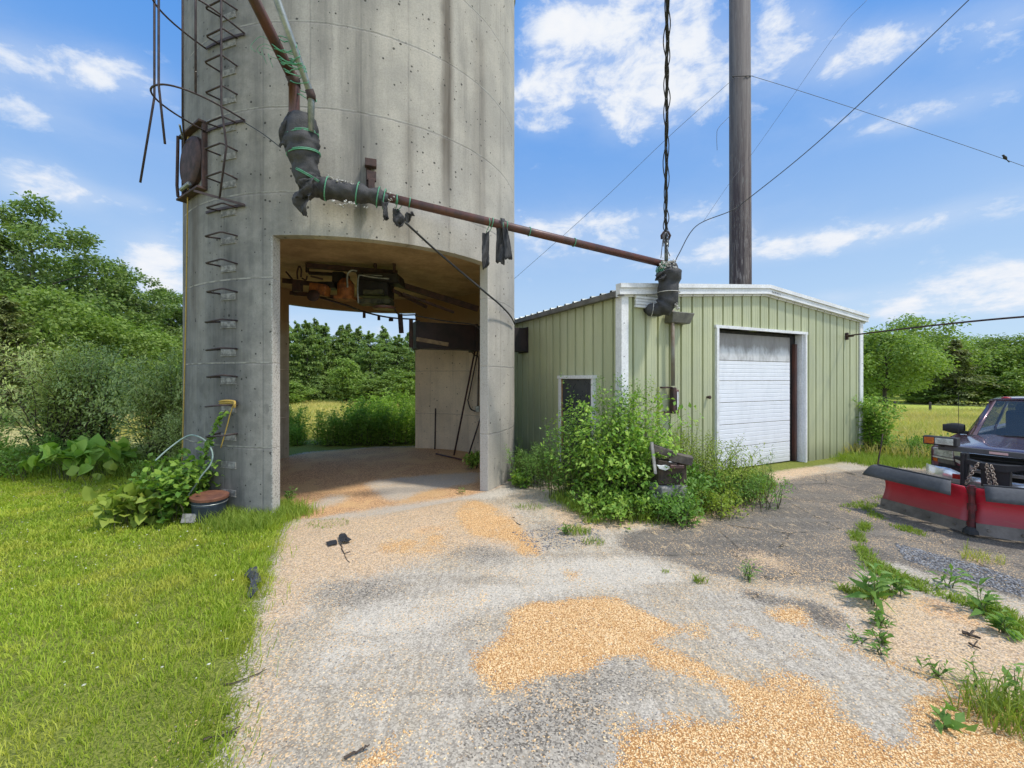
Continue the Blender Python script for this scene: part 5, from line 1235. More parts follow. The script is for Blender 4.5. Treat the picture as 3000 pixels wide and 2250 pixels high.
# A-frame, uprights and light bar in front of the grille
mb = MB()
for s in (1, -1):
    mb.bar((s*.345, .24, .42), (s*.345, .24, 1.06), .085, .10, up=(0, 1, 0)); mb.bar((s*.42, .22, .40), (0, HY-.08, .22), .09, .12)
mb.bar((-.6, .2, .46), (.6, .2, .46), .12, .12)
mb.build('mount_frame', M_black, plow, world=False, bevel=.006)
mb = MB(); mb.bar((-1.1, .19, 1.105), (.68, .19, 1.105), .05, .085); mb.build('light_bar', M_flap, plow, world=False, bevel=.008)
mb = MB(); mb.box((-.02, .222, 1.105), (.20, .006, .035)); mb.build('reflector', simple('pink_reflector', (.75, .50, .47), (.6, .4, .4), .3, scale=5, bump=0), plow, world=False)
mb = MB(); mb.add([(.46, .28, .99), (.12, .34, .94), (-.12, .34, .94), (-.46, .28, .99), (-.46, .28, .95), (-.12, .34, .84), (.12, .34, .84), (.46, .28, .95), (.46, .16, .99), (.12, .2, .94), (-.12, .2, .94), (-.46, .16, .99)], [(0, 1, 2, 3, 4, 5, 6, 7), (0, 8, 9, 10, 11, 3, 2, 1)])
mb.box((0, .24, .72), (.30, .12, .30)); mb.box((.345, .31, .80), (.03, .03, .5)); mb.box((-.345, .31, .80), (.03, .03, .5))
mb.build('lift_arm', M_black, plow, world=False)
for s in (1, -1):
    mb = MB(); mb.box((s*.77-.13, .20, 1.215), (.42, .16, .145)); mb.box((s*.75-.13, .20, 1.135), (.06, .06, .04))
    ho_ = mb.build('plow_headlight', M_black, plow, world=False, bevel=.012)
    mb = MB(); mb.box((s*.71-.13, .288, 1.215), (.225, .012, .105)); mb.build('lens', M_lens, ho_, world=False, bevel=.004)
    mb = MB(); mb.box((s*.895-.13, .288, 1.215), (.125, .012, .105)); mb.build('amber_lens', M_amber, ho_, world=False, bevel=.004)
def chain(p0, p1, n_, bow):
    mb_ = MB(); p0 = Vector(p0); p1 = Vector(p1)
    for k in range(n_):
        t = (k+.5)/n_; c = p0.lerp(p1, t)+Vector((0, bow*math.sin(PI*t), 0)); d = (p1-p0).normalized(); u = Vector((1, 0, 0)) if k % 2 else Vector((.25, 1, 0)).normalized()
        Lk = (p1-p0).length/n_*.72
        mb_.tube([c+d*Lk*math.cos(a)+u*.021*math.sin(a) for a in [2*PI*i/10 for i in range(10)]], .0075, 5, closed=True)
    return mb_
M_chain = simple('rusty_chain', (.38, .31, .24), (.20, .15, .11), .5, metal=.4, scale=20, bump=.2)
for p0, p1 in (((.16, .36, .94), (.26, .50, .60)), ((.07, .36, .94), (-.02, .52, .56)), ((.02, .37, .93), (-.09, .52, .55))): chain(p0, p1, 11, .03).build('chain', M_chain, plow, world=False, smooth=True)
# ------------------------------------------------------------------ small things on the ground
def bucket():
    q = Vector((G(612, 1512).x, 0, 0)); q = Vector(((612-CX)/F*5.95, 5.95, 0))
    t = thing('bucket', 'blue grey metal bucket with a rusty lid beside the silo base', 'bucket', tuple(q))
    R_t = Euler((.03, .05, 0)).to_matrix()
    MB().lathe([(.185, 0), (.19, .02), (.205, .22), (.212, .235), (.205, .25), (.212, .30), (.218, .31), (.212, .32)], tuple(q), 32, R_t).build('body', simple('blue_grey_paint', (.055, .075, .105), (.04, .05, .07), .5, scale=4, bump=.15), t, smooth=True, autosmooth=.7)
    MB().lathe([(.222, .305), (.232, .31), (.232, .345), (.224, .352), (.20, .348), (.02, .345)], tuple(q), 32, R_t).build('lid', simple('rusty_lid', (.21, .085, .045), (.13, .05, .032), .8, scale=7, bump=.3), t, smooth=True, autosmooth=.7)
    MB().tube([q+R_t @ Vector((.216*math.cos(a), .216*math.sin(a), .262)) for a in [2*PI*i/28 for i in range(28)]], .008, 6, closed=True).build('rim_band', M_galv, t, smooth=True)
bucket()
q = G(585, 1492); lt_ = MB(); lt_.box(Vector((-4.42, 5.72, .09)), (.16, .01, .12), Euler((-.3, .1, .3)).to_matrix())
label(lt_.build('card_scrap', M_mortar), 'small pale scrap leaning against the blue bucket', 'scrap')
cbk = MB(); q = G(1528, 1412); cbk.box(q+Vector((0, .05, .085)), (.24, .2, .19), Matrix.Rotation(.5, 3, 'Z'))
label(cbk.build('concrete_block', M_mortar, bevel=.012, seg=2), 'small grey concrete block beside the right pier of the silo', 'block')
def scrapsheet(pxs, lab, m, h=.03, seed=0, name='rubber_scrap'):
    g = random.Random(seed); mb_ = MB(); c = sum((G(*p) for p in pxs), Vector())/len(pxs)
    ring = [G(*p)+Vector((0, 0, .02+h*g.random())) for p in pxs]; c = c+Vector((0, 0, h*1.2))
    fine = []
    for i in range(len(ring)):
        a, b2 = ring[i], ring[(i+1) % len(ring)]; fine += [a, a.lerp(b2, .5)+Vector((g.uniform(-.012, .012), g.uniform(-.012, .012), h*g.uniform(-.2, .4)))]
    mids = [p.lerp(c, .5)+Vector((0, 0, h*g.uniform(-.3, .7))) for p in fine]; n_ = len(fine)
    mb_.add(fine+mids+[c], [(i, (i+1) % n_, n_+(i+1) % n_, n_+i) for i in range(n_)]+[(n_+i, n_+(i+1) % n_, 2*n_) for i in range(n_)])
    return label(mb_.build(name, m, solid=.006), lab, 'scrap')
M_tar = simple('tar_paper', (.045, .047, .052), (.085, .088, .095), .7, scale=6, bump=.3)
scrapsheet([(715, 1695), (752, 1674), (766, 1718), (742, 1730), (756, 1745), (738, 1757), (722, 1752), (736, 1728)], 'torn grey tar paper scrap lying in the lawn edge', M_tar, .06, 3)
scrapsheet([(992, 1578), (1010, 1572), (1018, 1584), (1030, 1592), (1014, 1598), (998, 1600)], 'black rubber scrap lying on tan chaff in front of the silo', M_black, .03, 5)
scrapsheet([(955, 1595), (985, 1588), (988, 1600), (962, 1605)], 'small flat black scrap just left of the rubber piece', M_black, .01, 6)
def twig(p, r, lab, seed):
    g = random.Random(seed); pts = curve_pts([G(*a)+Vector((0, 0, r)) for a in p], 4); pts = [a+Vector((g.uniform(-.01, .01), g.uniform(-.01, .01), g.uniform(0, .008))) for a in pts]
    mb_ = MB().tube(pts, [r*(1.1-.6*i/len(pts)) for i in range(len(pts))], 5)
    mb_.tube([pts[len(pts)//2], pts[len(pts)//2]+Vector((.06, .03, .015))], r*.6, 4)
    return label(mb_.build('twig', M_twig), lab, 'twig')
twig([(1000, 1598), (1003, 1615), (1012, 1632), (1022, 1650)], .008, 'dark twig running forward from the black rubber scrap', 1)
twig([(1455, 1505), (1495, 1525), (1525, 1542)], .014, 'broken brown branch on the corn ridge near the silo', 2)
twig([(1385, 1490), (1420, 1510), (1450, 1540)], .008, 'thin brown branch left of the broken branch on the corn ridge', 3)
twig([(1012, 2222), (1050, 2205), (1075, 2190)], .007, 'dark twig between corn patches at the bottom edge of the yard', 4)
twig([(2820, 1860), (2870, 1875)], .014, 'dark bark strip on the tan chaff below the plow', 5)
twig([(2840, 1890), (2870, 1905)], .008, 'short dark stick just under the bark strip on tan chaff', 6)
twig([(600, 2170), (660, 2155), (700, 2150)], .006, 'thin dark twig at the lawn edge near the bottom left', 7)
twig([(655, 2010), (750, 1980), (780, 1960)], .004, 'long thin dry stem lying across the lawn edge', 8)
# pebbles (stuff), kernels (stuff)
def pebbles(name, pts, s, m, lab, flat=.6, seed=0, z0=0):
    g = np.random.default_rng(seed); n_ = len(pts)
    base = np.array([[1, 0, 0], [0, 1, 0], [-1, 0, 0], [0, -1, 0], [0, 0, 1], [.7, .7, .55], [-.7, .7, .55], [-.7, -.7, .55], [.7, -.7, .55]], float)
    fc = np.array([[0, 1, 5], [1, 2, 6], [2, 3, 7], [3, 0, 8], [0, 5, 8], [1, 6, 5], [2, 7, 6], [3, 8, 7]]); fq = np.array([[5, 6, 4], [6, 7, 4], [7, 8, 4], [8, 5, 4]])
    v = base[None]*g.uniform(.75, 1.2, (n_, 9, 1)); sc = np.stack([g.uniform(.8, 1.5, n_), g.uniform(.6, 1, n_), np.full(n_, flat)], 1)*s*g.uniform(.6, 1.2, (n_, 1))
    v = v*sc[:, None, :]; a = g.uniform(0, 2*PI, n_); ca, sa = np.cos(a), np.sin(a)
    x = v[:, :, 0]*ca[:, None]-v[:, :, 1]*sa[:, None]; y = v[:, :, 0]*sa[:, None]+v[:, :, 1]*ca[:, None]
    v = np.stack([x+pts[:, 0:1], y+pts[:, 1:2], v[:, :, 2]+z0+gz(pts)[:, None]], 2).reshape(-1, 3)
    i = (np.arange(n_)*9)[:, None, None]
    return label(link(name, np_mesh(name, v, [(fc[None]+i).reshape(-1, 3), (fq[None]+i).reshape(-1, 3)]), m), lab, kind='stuff')
def gz(p): return .012*np.sin(p[:, 0]*1.3+.4)*np.sin(p[:, 1]*.9)+.05*np.exp(-((p[:, 0]+.2)**2/1.6+(p[:, 1]-6.2)**2/.3))
def islandmat(name, c1, c2, rough=.7):
    m, n, b = newmat(name); r = n.node('ShaderNodeNewGeometry').outputs['Random Per Island']
    n.put(b.inputs['Base Color'], n.mix(r, c1, c2)); b.inputs['Roughness'].default_value = rough; b.inputs['Specular IOR Level'].default_value = .3
    return m
M_kern = islandmat('corn_kernel', (.70, .42, .17), (1.0, .76, .44))
pts = []
for i, p in enumerate(corn):
    pa = np.array(p); ar = abs(np.sum(pa[:, 0]*np.roll(pa[:, 1], -1)-pa[:, 1]*np.roll(pa[:, 0], -1)))/2
    c = pa.mean(0); k = int(min(ar, 6)*(2600 if c[1] < 4.5 else 1300)*corn_w[i])
    if k > 5: pts.append(scatter(p, k))
pts = np.vstack(pts)+RNG.normal(0, .02, (sum(len(a) for a in pts), 2))
pebbles('corn_kernels', pts, .0065, M_kern, 'spilled orange corn kernels in patches over the yard', .55, 1, .0)
q = scatter([(-1.9, 1.8), (2.8, 1.8), (5.5, 4.2), (1.5, 6.2), (-2.2, 5.8)], 3500)
pebbles('scattered_kernels', q, .006, M_kern, 'loose corn kernels sprinkled thinly between the patches', .5, 2, .0)
q = scatter([(-1.9, 1.8), (2.8, 1.8), (6.5, 4.6), (3.5, 6.5), (-2.2, 6.2)], 5000)
pebbles('gravel', q, .006, islandmat('gravel_grey', (.14, .13, .12), (.46, .42, .37)), 'fine grey gravel over the concrete apron', .55, 3, .0)
q = np.vstack([scatter([tuple(G(a, b2).xy) for a, b2 in [(2620, 1590), (2850, 1650), (3000, 1700), (3000, 1750), (2800, 1690), (2650, 1640)]], 1800), scatter([tuple(G(a, b2).xy) for a, b2 in [(1500, 1560), (1760, 1520), (1760, 1590), (1560, 1620)]], 500)])
pebbles('gravel', q, .012, islandmat('gravel_blue', (.07, .07, .075), (.36, .35, .34)), 'coarse grey gravel by the weed filled crack', .6, 4, .0)
# ------------------------------------------------------------------ grasses
M_lawn = leafmat('lawn_blade', (.26, .38, .030), (.48, .56, .065), (.62, .60, .10), .35, 1.6)
M_lush = leafmat('lush_blade', (.19, .29, .035), (.35, .43, .07), None, .35, 1.2)
M_dry = leafmat('dry_grass_blade', (.74, .60, .25), (.58, .54, .15), (.42, .46, .10), .4, .7)
lawn_edge = [tuple(G(a, b2).xy) for a, b2 in [(640, 2320), (668, 2200), (700, 2060), (738, 1880), (775, 1740), (800, 1640), (830, 1540), (880, 1500), (830, 1482), (795, 1478)]]
lawn_poly = [(-1.4, 1.7)]+lawn_edge+[(-3.6, 6.0), (-5.0, 6.5), (-6.1, 7.8), (-7.0, 9.0), (-12.5, 9.2), (-12.5, 4), (-4, 1.6)]
def gpoly(pts): return [tuple(G(a, b2).xy) for a, b2 in pts]
lawn_poly = [(-1.40, 1.95)]+lawn_edge+[(-3.4, 6.05), (-4.6, 6.4), (-5.8, 7.6), (-6.6, 9.2), (-14, 9.2), (-11, 6.0), (-3.4, 1.95)]
near = [p for p in scatter(lawn_poly, 150000)]
near = np.array(near); ex = np.interp(near[:, 1], [p[1] for p in lawn_edge], [p[0] for p in lawn_edge])
near = near[(near[:, 1] > 6.2) | (near[:, 0] < ex-.10+.10*np.sin(near[:, 1]*6.1)+.06*np.sin(near[:, 1]*17)+RNG.normal(0, .05, len(near)))]; near = near[np.abs(near[:, 0]/near[:, 1]) < 1.32]; d = near[:, 1]
keep = RNG.uniform(0, 1, len(near)) < np.clip(4.2/d, .25, 1)**1.2; near = near[keep]; d = near[:, 1]
base = np.stack([near[:, 0], near[:, 1], gz(near)-.005], 1)
patch = .5+.5*np.sin(near[:, 0]*2.1+1.3*np.sin(near[:, 1]*1.7))*np.sin(near[:, 1]*2.6+near[:, 0])
cell = np.sin(np.floor(near[:, 0]*9)*12.99+np.floor(near[:, 1]*9)*78.2)*43758.5; cell -= np.floor(cell)
h = RNG.uniform(.025, .07, len(near))*(.7+.5*patch)*(.65+.8*cell)
label(link('lawn_grass', blade_mesh('lawn_grass', base, h, .0065*np.clip(d/3.2, .8, 2.6), RNG.uniform(.2, .9, len(near))), M_lawn), 'short bright green lawn grass left of the drive', kind='stuff')
cl = scatter([(-1.9, 2.4), (-1.6, 4.2), (-3.6, 5.6), (-6, 7.4), (-9, 8.2), (-8, 5.6), (-4, 2.9)], 170)
pebbles('clover_flowers', cl, .008, islandmat('clover_white', (.50, .50, .36), (.66, .66, .52)), 'tiny white clover heads dotted through the lawn', .8, 9, .055)
# ragged taller fringe where the lawn meets the drive
ed = np.array(lawn_edge); pts = []; fr_ = np.random.default_rng(77)
for i in range(len(ed)-1):
    k = int(np.linalg.norm(ed[i+1]-ed[i])*620); t = RNG.uniform(0, 1, (k, 1)); pts.append(ed[i]+(ed[i+1]-ed[i])*t+np.stack([RNG.normal(-.12, .12, k), RNG.normal(0, .05, k)], 1))
pts = np.vstack(pts); pts = pts[np.sin(pts[:, 1]*9+pts[:, 0]*4)+np.sin(pts[:, 1]*23)*.6+RNG.normal(0, .5, len(pts)) > -.35]; base = np.stack([pts[:, 0], pts[:, 1], gz(pts)-.005], 1)
label(link('fringe_grass', blade_mesh('fringe_grass', base, RNG.uniform(.05, .17, len(pts)), .006, RNG.uniform(.4, 1.0, len(pts)), RNG.normal(-.3, 1.1, len(pts))), M_lawn), 'long unmown grass hanging over the edge of the drive', kind='stuff')
def band_grass(name, poly, k, h0, h1, w_, m, lab, lean=(.2, .7), seed=0):
    g = np.random.default_rng(seed); p = scatter(poly, k, g)
    p = p+g.normal(0, .02 if name == 'crack_weeds' else .09, p.shape)
    if name == 'crack_weeds': p = p[np.sin(p[:, 0]*7+np.sin(p[:, 1]*5))+np.sin(p[:, 1]*11+p[:, 0]*3)+g.normal(0, .5, len(p)) > -.8]; k = len(p)
    base = np.stack([p[:, 0], p[:, 1], np.full(k, -.02)], 1)
    return label(link(name, blade_mesh(name, base, g.uniform(h0, h1, k), w_, g.uniform(*lean, k), rng=g), m), lab, kind='stuff')
band_grass('meadow_grass', [(7.5, 11.2), (13.5, 8.2), (22, 12), (30, 23.5), (22, 24.3), (13, 24.3)], 60000, .2, .5, .022, M_dry, 'tall dry yellow meadow grass right of the garage', seed=1)
band_grass('meadow_grass', [(-16, 15), (-9, 13.5), (-2, 14.6), (-1, 20), (-4, 34), (-22, 34)], 42000, .18, .42, .026, M_dry, 'tall dry yellow meadow grass behind the silo', seed=2)
band_grass('undergrowth', [(-14, 8.6), (-6.6, 8.4), (-5.7, 7.3), (-5.2, 8.2), (-6.4, 10.6), (-14, 11)], 9000, .15, .5, .014, M_lush, 'tall green grass along the foot of the bushes', seed=3)
band_grass('undergrowth', [(7.9, 10.35), (9.35, 11.0), (9.8, 11.4), (12.6, 10.8), (10.2, 9.2), (8.2, 9.45)], 9000, .06, .26, .012, M_lush, 'low green weeds along the right end of the garage', seed=4)
band_grass('undergrowth', gpoly([(795, 1482), (880, 1492), (925, 1500), (840, 1520), (760, 1560), (640, 1560), (560, 1520), (700, 1490)]), 5000, .08, .24, .008, M_lush, 'rough weedy grass around the foot of the ladder pier', seed=5)
band_grass('undergrowth', gpoly([(1620, 1462), (1700, 1512), (1800, 1520), (1900, 1530), (2010, 1518), (2200, 1462), (2262, 1428), (2230, 1400), (2060, 1400), (1680, 1440)]), 20000, .06, .27, .010, M_lush, 'green weeds carpeting the ground under the garage bushes', seed=6)
crack = [[(2440, 1487), (2500, 1470), (2600, 1452), (2612, 1458), (2560, 1490), (2480, 1500)], [(2520, 1478), (2600, 1520), (2700, 1555), (2715, 1572), (2660, 1560), (2560, 1520)], [(2490, 1560), (2520, 1560), (2560, 1640), (2650, 1690), (2780, 1730), (2960, 1790), (3020, 1860), (2990, 1880), (2860, 1790), (2740, 1745), (2620, 1720), (2540, 1670), (2500, 1600)], [(2520, 1535), (2548, 1538), (2540, 1560), (2522, 1556)], [(2450, 1725), (2620, 1735), (2560, 1760), (2480, 1740)]]
for i, c in enumerate(crack): band_grass('crack_weeds', gpoly(c), [800, 1000, 4200, 300, 700][i], .02, [.08, .07, .11, .12, .13][i], .011, M_lush, ['weeds in the asphalt crack nearest the garage door', 'weeds along the crack in front of the plow', 'weeds in the long curving asphalt crack', 'small weed tuft where the asphalt cracks fork', 'weeds at the lower asphalt edge'][i], (.3, 1.1), 20+i)
# ------------------------------------------------------------------ leafy plants
M_bush = leafmat('broad_leaf_green', (.16, .33, .045), (.40, .56, .10), None, .3, 1.5)
M_yel = leafmat('yellow_green_leaf', (.20, .30, .04), (.37, .43, .075), None, .35, 1.5)
M_will = leafmat('grey_green_leaf', (.24, .33, .08), (.54, .60, .22), None, .25, 1.2)
M_vine = leafmat('vine_leaf', (.10, .22, .035), (.28, .42, .06), None, .35, 2)
M_weed = leafmat('weed_leaf', (.12, .25, .04), (.23, .38, .085), None, .35, 2)
bl = Vector((1.45, 6.75, 0))
plant('shrub', 'large broad leaved green bush hiding the garage corner', 'bush', (1.72, 6.8, 0), M_bush, M_stem, start=.03, seed=1, n=120, h=1.9, r0=.5, spread=.95, per=56, leaf=(.105, .062), droop=.42, branch=.24, hmin=.35)
plant('shrub', 'tall airy sprigs rising above the broad leaved bush at the white corner trim', 'bush', (1.75, 7.0, 0), M_weed, M_stem, start=.03, seed=2, n=44, h=2.15, r0=.5, spread=.6, per=52, leaf=(.075, .036), droop=.1, branch=.09, hmin=.7)
plant('shrub', 'small light green sapling in front of the dark side door', 'bush', (.90, 6.95, 0), M_weed, M_stem, start=.03, seed=3, n=30, h=1.75, r0=.28, spread=.45, per=50, leaf=(.075, .042), droop=.1, branch=.10)
plant('shrub', 'yellow green sprawling bush between the debris and the overhead door', 'bush', (3.25, 7.15, 0), M_yel, M_stem, start=.03, seed=4, n=100, h=1.15, r0=.65, spread=.7, per=42, leaf=(.055, .026), droop=.5, branch=.10)
plant('shrub', 'yellow green bush leaning on the green wall left of the overhead door', 'bush', (2.95, 7.75, 0), M_yel, M_stem, start=.03, seed=5, n=50, h=1.35, r0=.5, spread=.35, per=40, leaf=(.06, .03), droop=.15, branch=.08, hmin=.4)
plant('shrub', 'low green bush sprawling in front of the debris pile', 'bush', (2.55, 6.62, 0), M_weed, M_stem, start=.03, seed=6, n=90, h=.75, r0=.6, spread=.5, per=36, leaf=(.085, .05), droop=.5, branch=.12)
plant('shrub', 'low bright green growth at the right end of the bush row', 'bush', (3.75, 6.75, 0), M_weed, M_stem, start=.03, seed=7, n=75, h=.6, r0=.5, spread=.45, per=34, leaf=(.05, .024), droop=.4, branch=.07)
plant('shrub', 'low leafy weeds growing in front of the concrete chunk', 'bush', (2.22, 5.82, 0), M_weed, M_stem, start=.03, seed=24, n=46, h=.42, r0=.30, spread=.3, per=30, leaf=(.075, .042), droop=.5, branch=.08)
plant('shrub', 'low yellow green weeds right of the concrete chunk', 'bush', (2.95, 6.25, 0), M_yel, M_stem, start=.03, seed=25, n=56, h=.40, r0=.42, spread=.35, per=30, leaf=(.06, .034), droop=.5, branch=.08)
plant('shrub', 'low leafy growth at the front foot of the broad leaved bush', 'bush', (1.45, 6.1, 0), M_bush, M_stem, start=.03, seed=26, n=50, h=.42, r0=.4, spread=.3, per=28, leaf=(.085, .052), droop=.5, branch=.09)
def spire(loc, h, lab, s): return plant('tall_weed', lab, 'weed', loc, M_weed, M_stem, seed=s, n=4, h=h, r0=.1, spread=.15, per=44, leaf=(.085, .014), droop=.05, branch=.01, start=.25, upright=True)
spire((3.78, 7.2, 0), 1.05, 'feathery tall weed standing against the white door near its left edge', 31)
spire((4.30, 7.0, 0), .95, 'feathery tall weed in front of the lowest door panel', 32)
plant('vine', 'thin vine climbing the green wall beside the red switch box', 'vine', (2.62, 7.72, 0), M_yel, M_stem, seed=8, n=6, h=2.15, r0=.12, spread=.12, per=40, leaf=(.075, .05), droop=0, branch=.05, start=.35)
plant('vine', 'thin vine climbing the green wall right of the red switch box', 'vine', (3.22, 7.98, 0), M_yel, M_stem, seed=9, n=5, h=1.45, r0=.12, spread=.15, per=30, leaf=(.07, .045), droop=0, branch=.05)
plant('shrub', 'willowy dark green plants between the silo pier and the garage side door', 'bush', (.42, 7.9, 0), M_weed, M_stem, start=.03, seed=10, n=60, h=.85, r0=.45, spread=.4, per=44, leaf=(.11, .016), droop=.35, branch=.03)
plant('shrub', 'round leaved low weeds at the foot of the right pier', 'bush', (.16, 7.75, 0), M_vine, M_stem, seed=11, n=24, h=.3, r0=.2, spread=.25, per=22, leaf=(.07, .065), droop=.4, branch=.05, rnd=True)
plant('shrub', 'dark bush growing at the right rear corner of the garage', 'bush', (9.52, 11.05, 0), M_bush, M_stem, start=.03, seed=12, n=70, h=1.65, r0=.3, spread=.42, per=44, leaf=(.12, .06), droop=.4, branch=.15)
plant('shrub', 'sprawling leafy weeds spreading right from the garage corner', 'bush', (10.6, 10.4, 0), M_weed, M_stem, start=.03, seed=13, n=50, h=.7, r0=.7, spread=.8, per=34, leaf=(.10, .035), droop=.6, branch=.1)
# behind the silo: tall weeds seen through the opening
M_tall = leafmat('tall_weed_leaf', (.20, .36, .05), (.40, .54, .12), None, .45, 2)
wp_ = plant('tall_weed', 'bushy tall green weeds just outside the rear silo opening', 'weed', (-4.5, 12.95, -.05), M_tall, M_stem, 'tall weeds behind the silo', start=.05, seed=14, n=60, h=1.55, r0=.6, spread=.45, per=50, leaf=(.15, .05), droop=.15, branch=.05)
g = random.Random(3)
for x_, y_, s_ in ((-3.7, 12.95, .9), (-5.5, 12.75, .75), (-2.8, 13.0, .9), (-5.0, 12.7, .6), (-4.1, 12.75, .55), (-6.5, 12.5, .5), (-4.1, 14.2, 1.1), (-3.2, 14.3, 1.1), (-7.15, 13.5, .8), (-5.0, 14.1, .95)): copytree(wp_, (x_, y_, -.05), g.uniform(0, 6), scale=s_)
plant('shrub', 'dark leafy plant growing inside the silo at the right pier', 'bush', (-.85, 9.4, 0), M_bush, M_stem, seed=15, n=22, h=.38, r0=.15, spread=.45, per=30, leaf=(.09, .035), droop=.6, branch=.06)
# left: vine plant, hose hoop, big bushes, burdock
plant('vine', 'tangle of vines and poke leaves piled against the silo left of the bucket', 'vine', (-4.78, 6.05, 0), M_vine, M_stem, seed=16, n=46, h=.98, r0=.38, spread=.52, per=24, leaf=(.115, .095), droop=.5, branch=.14, rnd=True, start=.05)
plant('vine', 'big pale lime leaves at the left tip of the vine tangle', 'vine', (-5.25, 5.75, 0), M_yel, M_stem, seed=17, n=22, h=.55, r0=.25, spread=.4, per=10, leaf=(.20, .15), droop=.5, branch=.1, rnd=True)
vn = thing('vine', 'single leafy vine climbing the ladder rungs of the silo', 'vine', tuple(sp(203, SR, 0)))
path = curve_pts([sp(205, SR+.25, .05), sp(204, SR+.18, .5), sp(203.5, SR+.12, .95), sp(201, SR+.14, 1.2), sp(197.5, SR+.08, 1.55)], 8)
MB().tube(path, .006, 5).build('stem', M_stem, vn, smooth=True)
pa = np.array([tuple(p) for p in path]); k = 150; i0 = RNG.integers(0, int(len(pa)*.97), k); tt = RNG.uniform(0, 1, k)
ps = pa[np.minimum(i0, len(pa)-1)]+RNG.normal(0, .045, (k, 3))*np.array([1, .6, 1])*(1.25-i0/len(pa))[:, None]
link('foliage', leaf_mesh('foliage', ps, RNG.normal(0, 1, (k, 3))+np.array([0, -.6, -.3]), np.array([[-.3, -1, .5]])+RNG.normal(0, .3, (k, 3)), RNG.uniform(.05, .10, k), RNG.uniform(.04, .075, k)), M_vine, vn)
hs_ = MB(); hs_.tube(curve_pts([P(545, 1462, 5.9), P(590, 1395, 5.95), P(617, 1360, 6.0), P(622, 1325, 6.05), P(600, 1290, 6.1), P(565, 1275, 6.1), P(535, 1285, 6.1), P(490, 1318, 6.0), P(455, 1350, 5.9)], 8), .011, 8)
label(hs_.build('garden_hose', simple('pale_green_hose', (.20, .29, .25), (.30, .37, .33), .5, scale=6, bump=.05), smooth=True), 'pale green hose arched in a loop above the vine tangle', 'hose')
wb = plant('willow_bush', 'big grey green bush with narrow leaves left of the silo', 'bush', (-7.6, 9.6, 0), M_will, M_twig, start=.05, seed=18, n=150, h=2.75, r0=.6, spread=1.5, per=110, leaf=(.14, .042), droop=.35, branch=.26, radius=.012)
copytree(wb, (-10.4, 10.0, 0), 2.1, 'larger grey green narrow leaved bush at the left edge of the lawn', (1.1, 1.05, 1.12))
copytree(wb, (-6.75, 8.9, 0), 4.0, 'smaller grey green bush tucked against the left edge of the silo', .55)
plant('burdock', 'clump of huge rhubarb like burdock leaves at the lawn edge', 'plant', (-8.6, 8.35, 0), M_bush, M_stem, seed=19, n=34, h=.75, r0=.45, spread=.6, per=5, leaf=(.36, .30), droop=.5, branch=.05, start=.7, rnd=True)
plant('burdock', 'yellowing burdock leaves drooping on the ground before the green clump', 'plant', (-7.9, 7.95, 0), M_yel, M_stem, seed=20, n=5, h=.35, r0=.2, spread=.3, per=3, leaf=(.27, .22), droop=.6, branch=.02, start=.85, rnd=True)
plant('shrub', 'bright green weedy growth at the far left edge of the lawn', 'bush', (-11.0, 8.5, 0), M_weed, M_stem, start=.03, seed=21, n=60, h=1.5, r0=.6, spread=.6, per=44, leaf=(.12, .03), droop=.2, branch=.06)
plant('shrub', 'mixed green weeds under the grey green bush', 'bush', (-9.9, 8.7, 0), M_weed, M_stem, start=.03, seed=22, n=60, h=.9, r0=.8, spread=.6, per=34, leaf=(.10, .05), droop=.4, branch=.08)
plant('shrub', 'dark weeds at the foot of the bush nearest the silo', 'bush', (-6.7, 8.6, 0), M_bush, M_stem, start=.03, seed=23, n=50, h=.6, r0=.7, spread=.5, per=30, leaf=(.08, .035), droop=.4, branch=.08)
# rosettes and tufts in the yard
def tuft(px, py, lab, s, h=.2, k=60, m=None, lean=(.2, .8), r=.10, w_=.007):
    c = G(px, py); g = np.random.default_rng(s); a = g.uniform(0, 2*PI, k); rr = r*np.sqrt(g.uniform(0, 1, k))
    base = np.stack([c.x+rr*np.cos(a)*1.4, c.y+rr*np.sin(a), np.full(k, -.004)], 1)
    o = link('grass_tuft', blade_mesh('grass_tuft', base, g.uniform(h*.5, h, k), w_, g.uniform(*lean, k), rng=g), m or M_lush)
    return label(o, lab, 'grass tuft')
tuft(1870, 1492, 'thick fine grass tuft at the front foot of the garage bushes', 1, .36, 700, None, (.3, 1.0), .26, .006)
tuft(1795, 1478, 'smaller fine grass tuft left of the thick tuft', 2, .28, 200, None, (.3, .9), .1, .006)
tuft(2060, 1450, 'fine pale grass tuft growing within the bush row', 3, .42, 500, None, (.4, 1.0), .25, .006)
tuft(1550, 1495, 'sparse tuft in the gravel right of the silo threshold', 4, .16, 90, None, (.3, 1), .16)
tuft(1690, 1560, 'bright tuft in the gravel before the bushes', 5, .14, 140, None, (.4, 1), .13)
tuft(1735, 1530, 'small green tuft behind the bright gravel tuft', 6, .13, 90, None, (.4, 1), .10)
tuft(1740, 1590, 'low tuft trailing right of the bright gravel tuft', 7, .09, 70, None, (.4, 1), .10)
tuft(2052, 1705, 'small dark tuft at the asphalt edge in mid yard', 8, .11, 60, None, (.3, .9), .05)
tuft(1948, 1675, 'tiny tuft left of the mid yard tuft', 9, .05, 20, None, (.3, .9), .03)
tuft(2880, 1640, 'straw coloured tuft on the asphalt below the plow', 10, .13, 120, M_dry, (.4, 1), .14)
tuft(2830, 1618, 'single thin weed sprig on the asphalt below the plow hinge', 11, .18, 10, M_yel, (.1, .4), .02)
tuft(2920, 2090, 'large yellow green tuft on the corn at the lower right edge', 12, .26, 160, M_yel, (.3, 1), .16)
tuft(2985, 2120, 'tuft cut by the lower right edge of the picture', 13, .26, 150, M_yel, (.3, 1), .16)
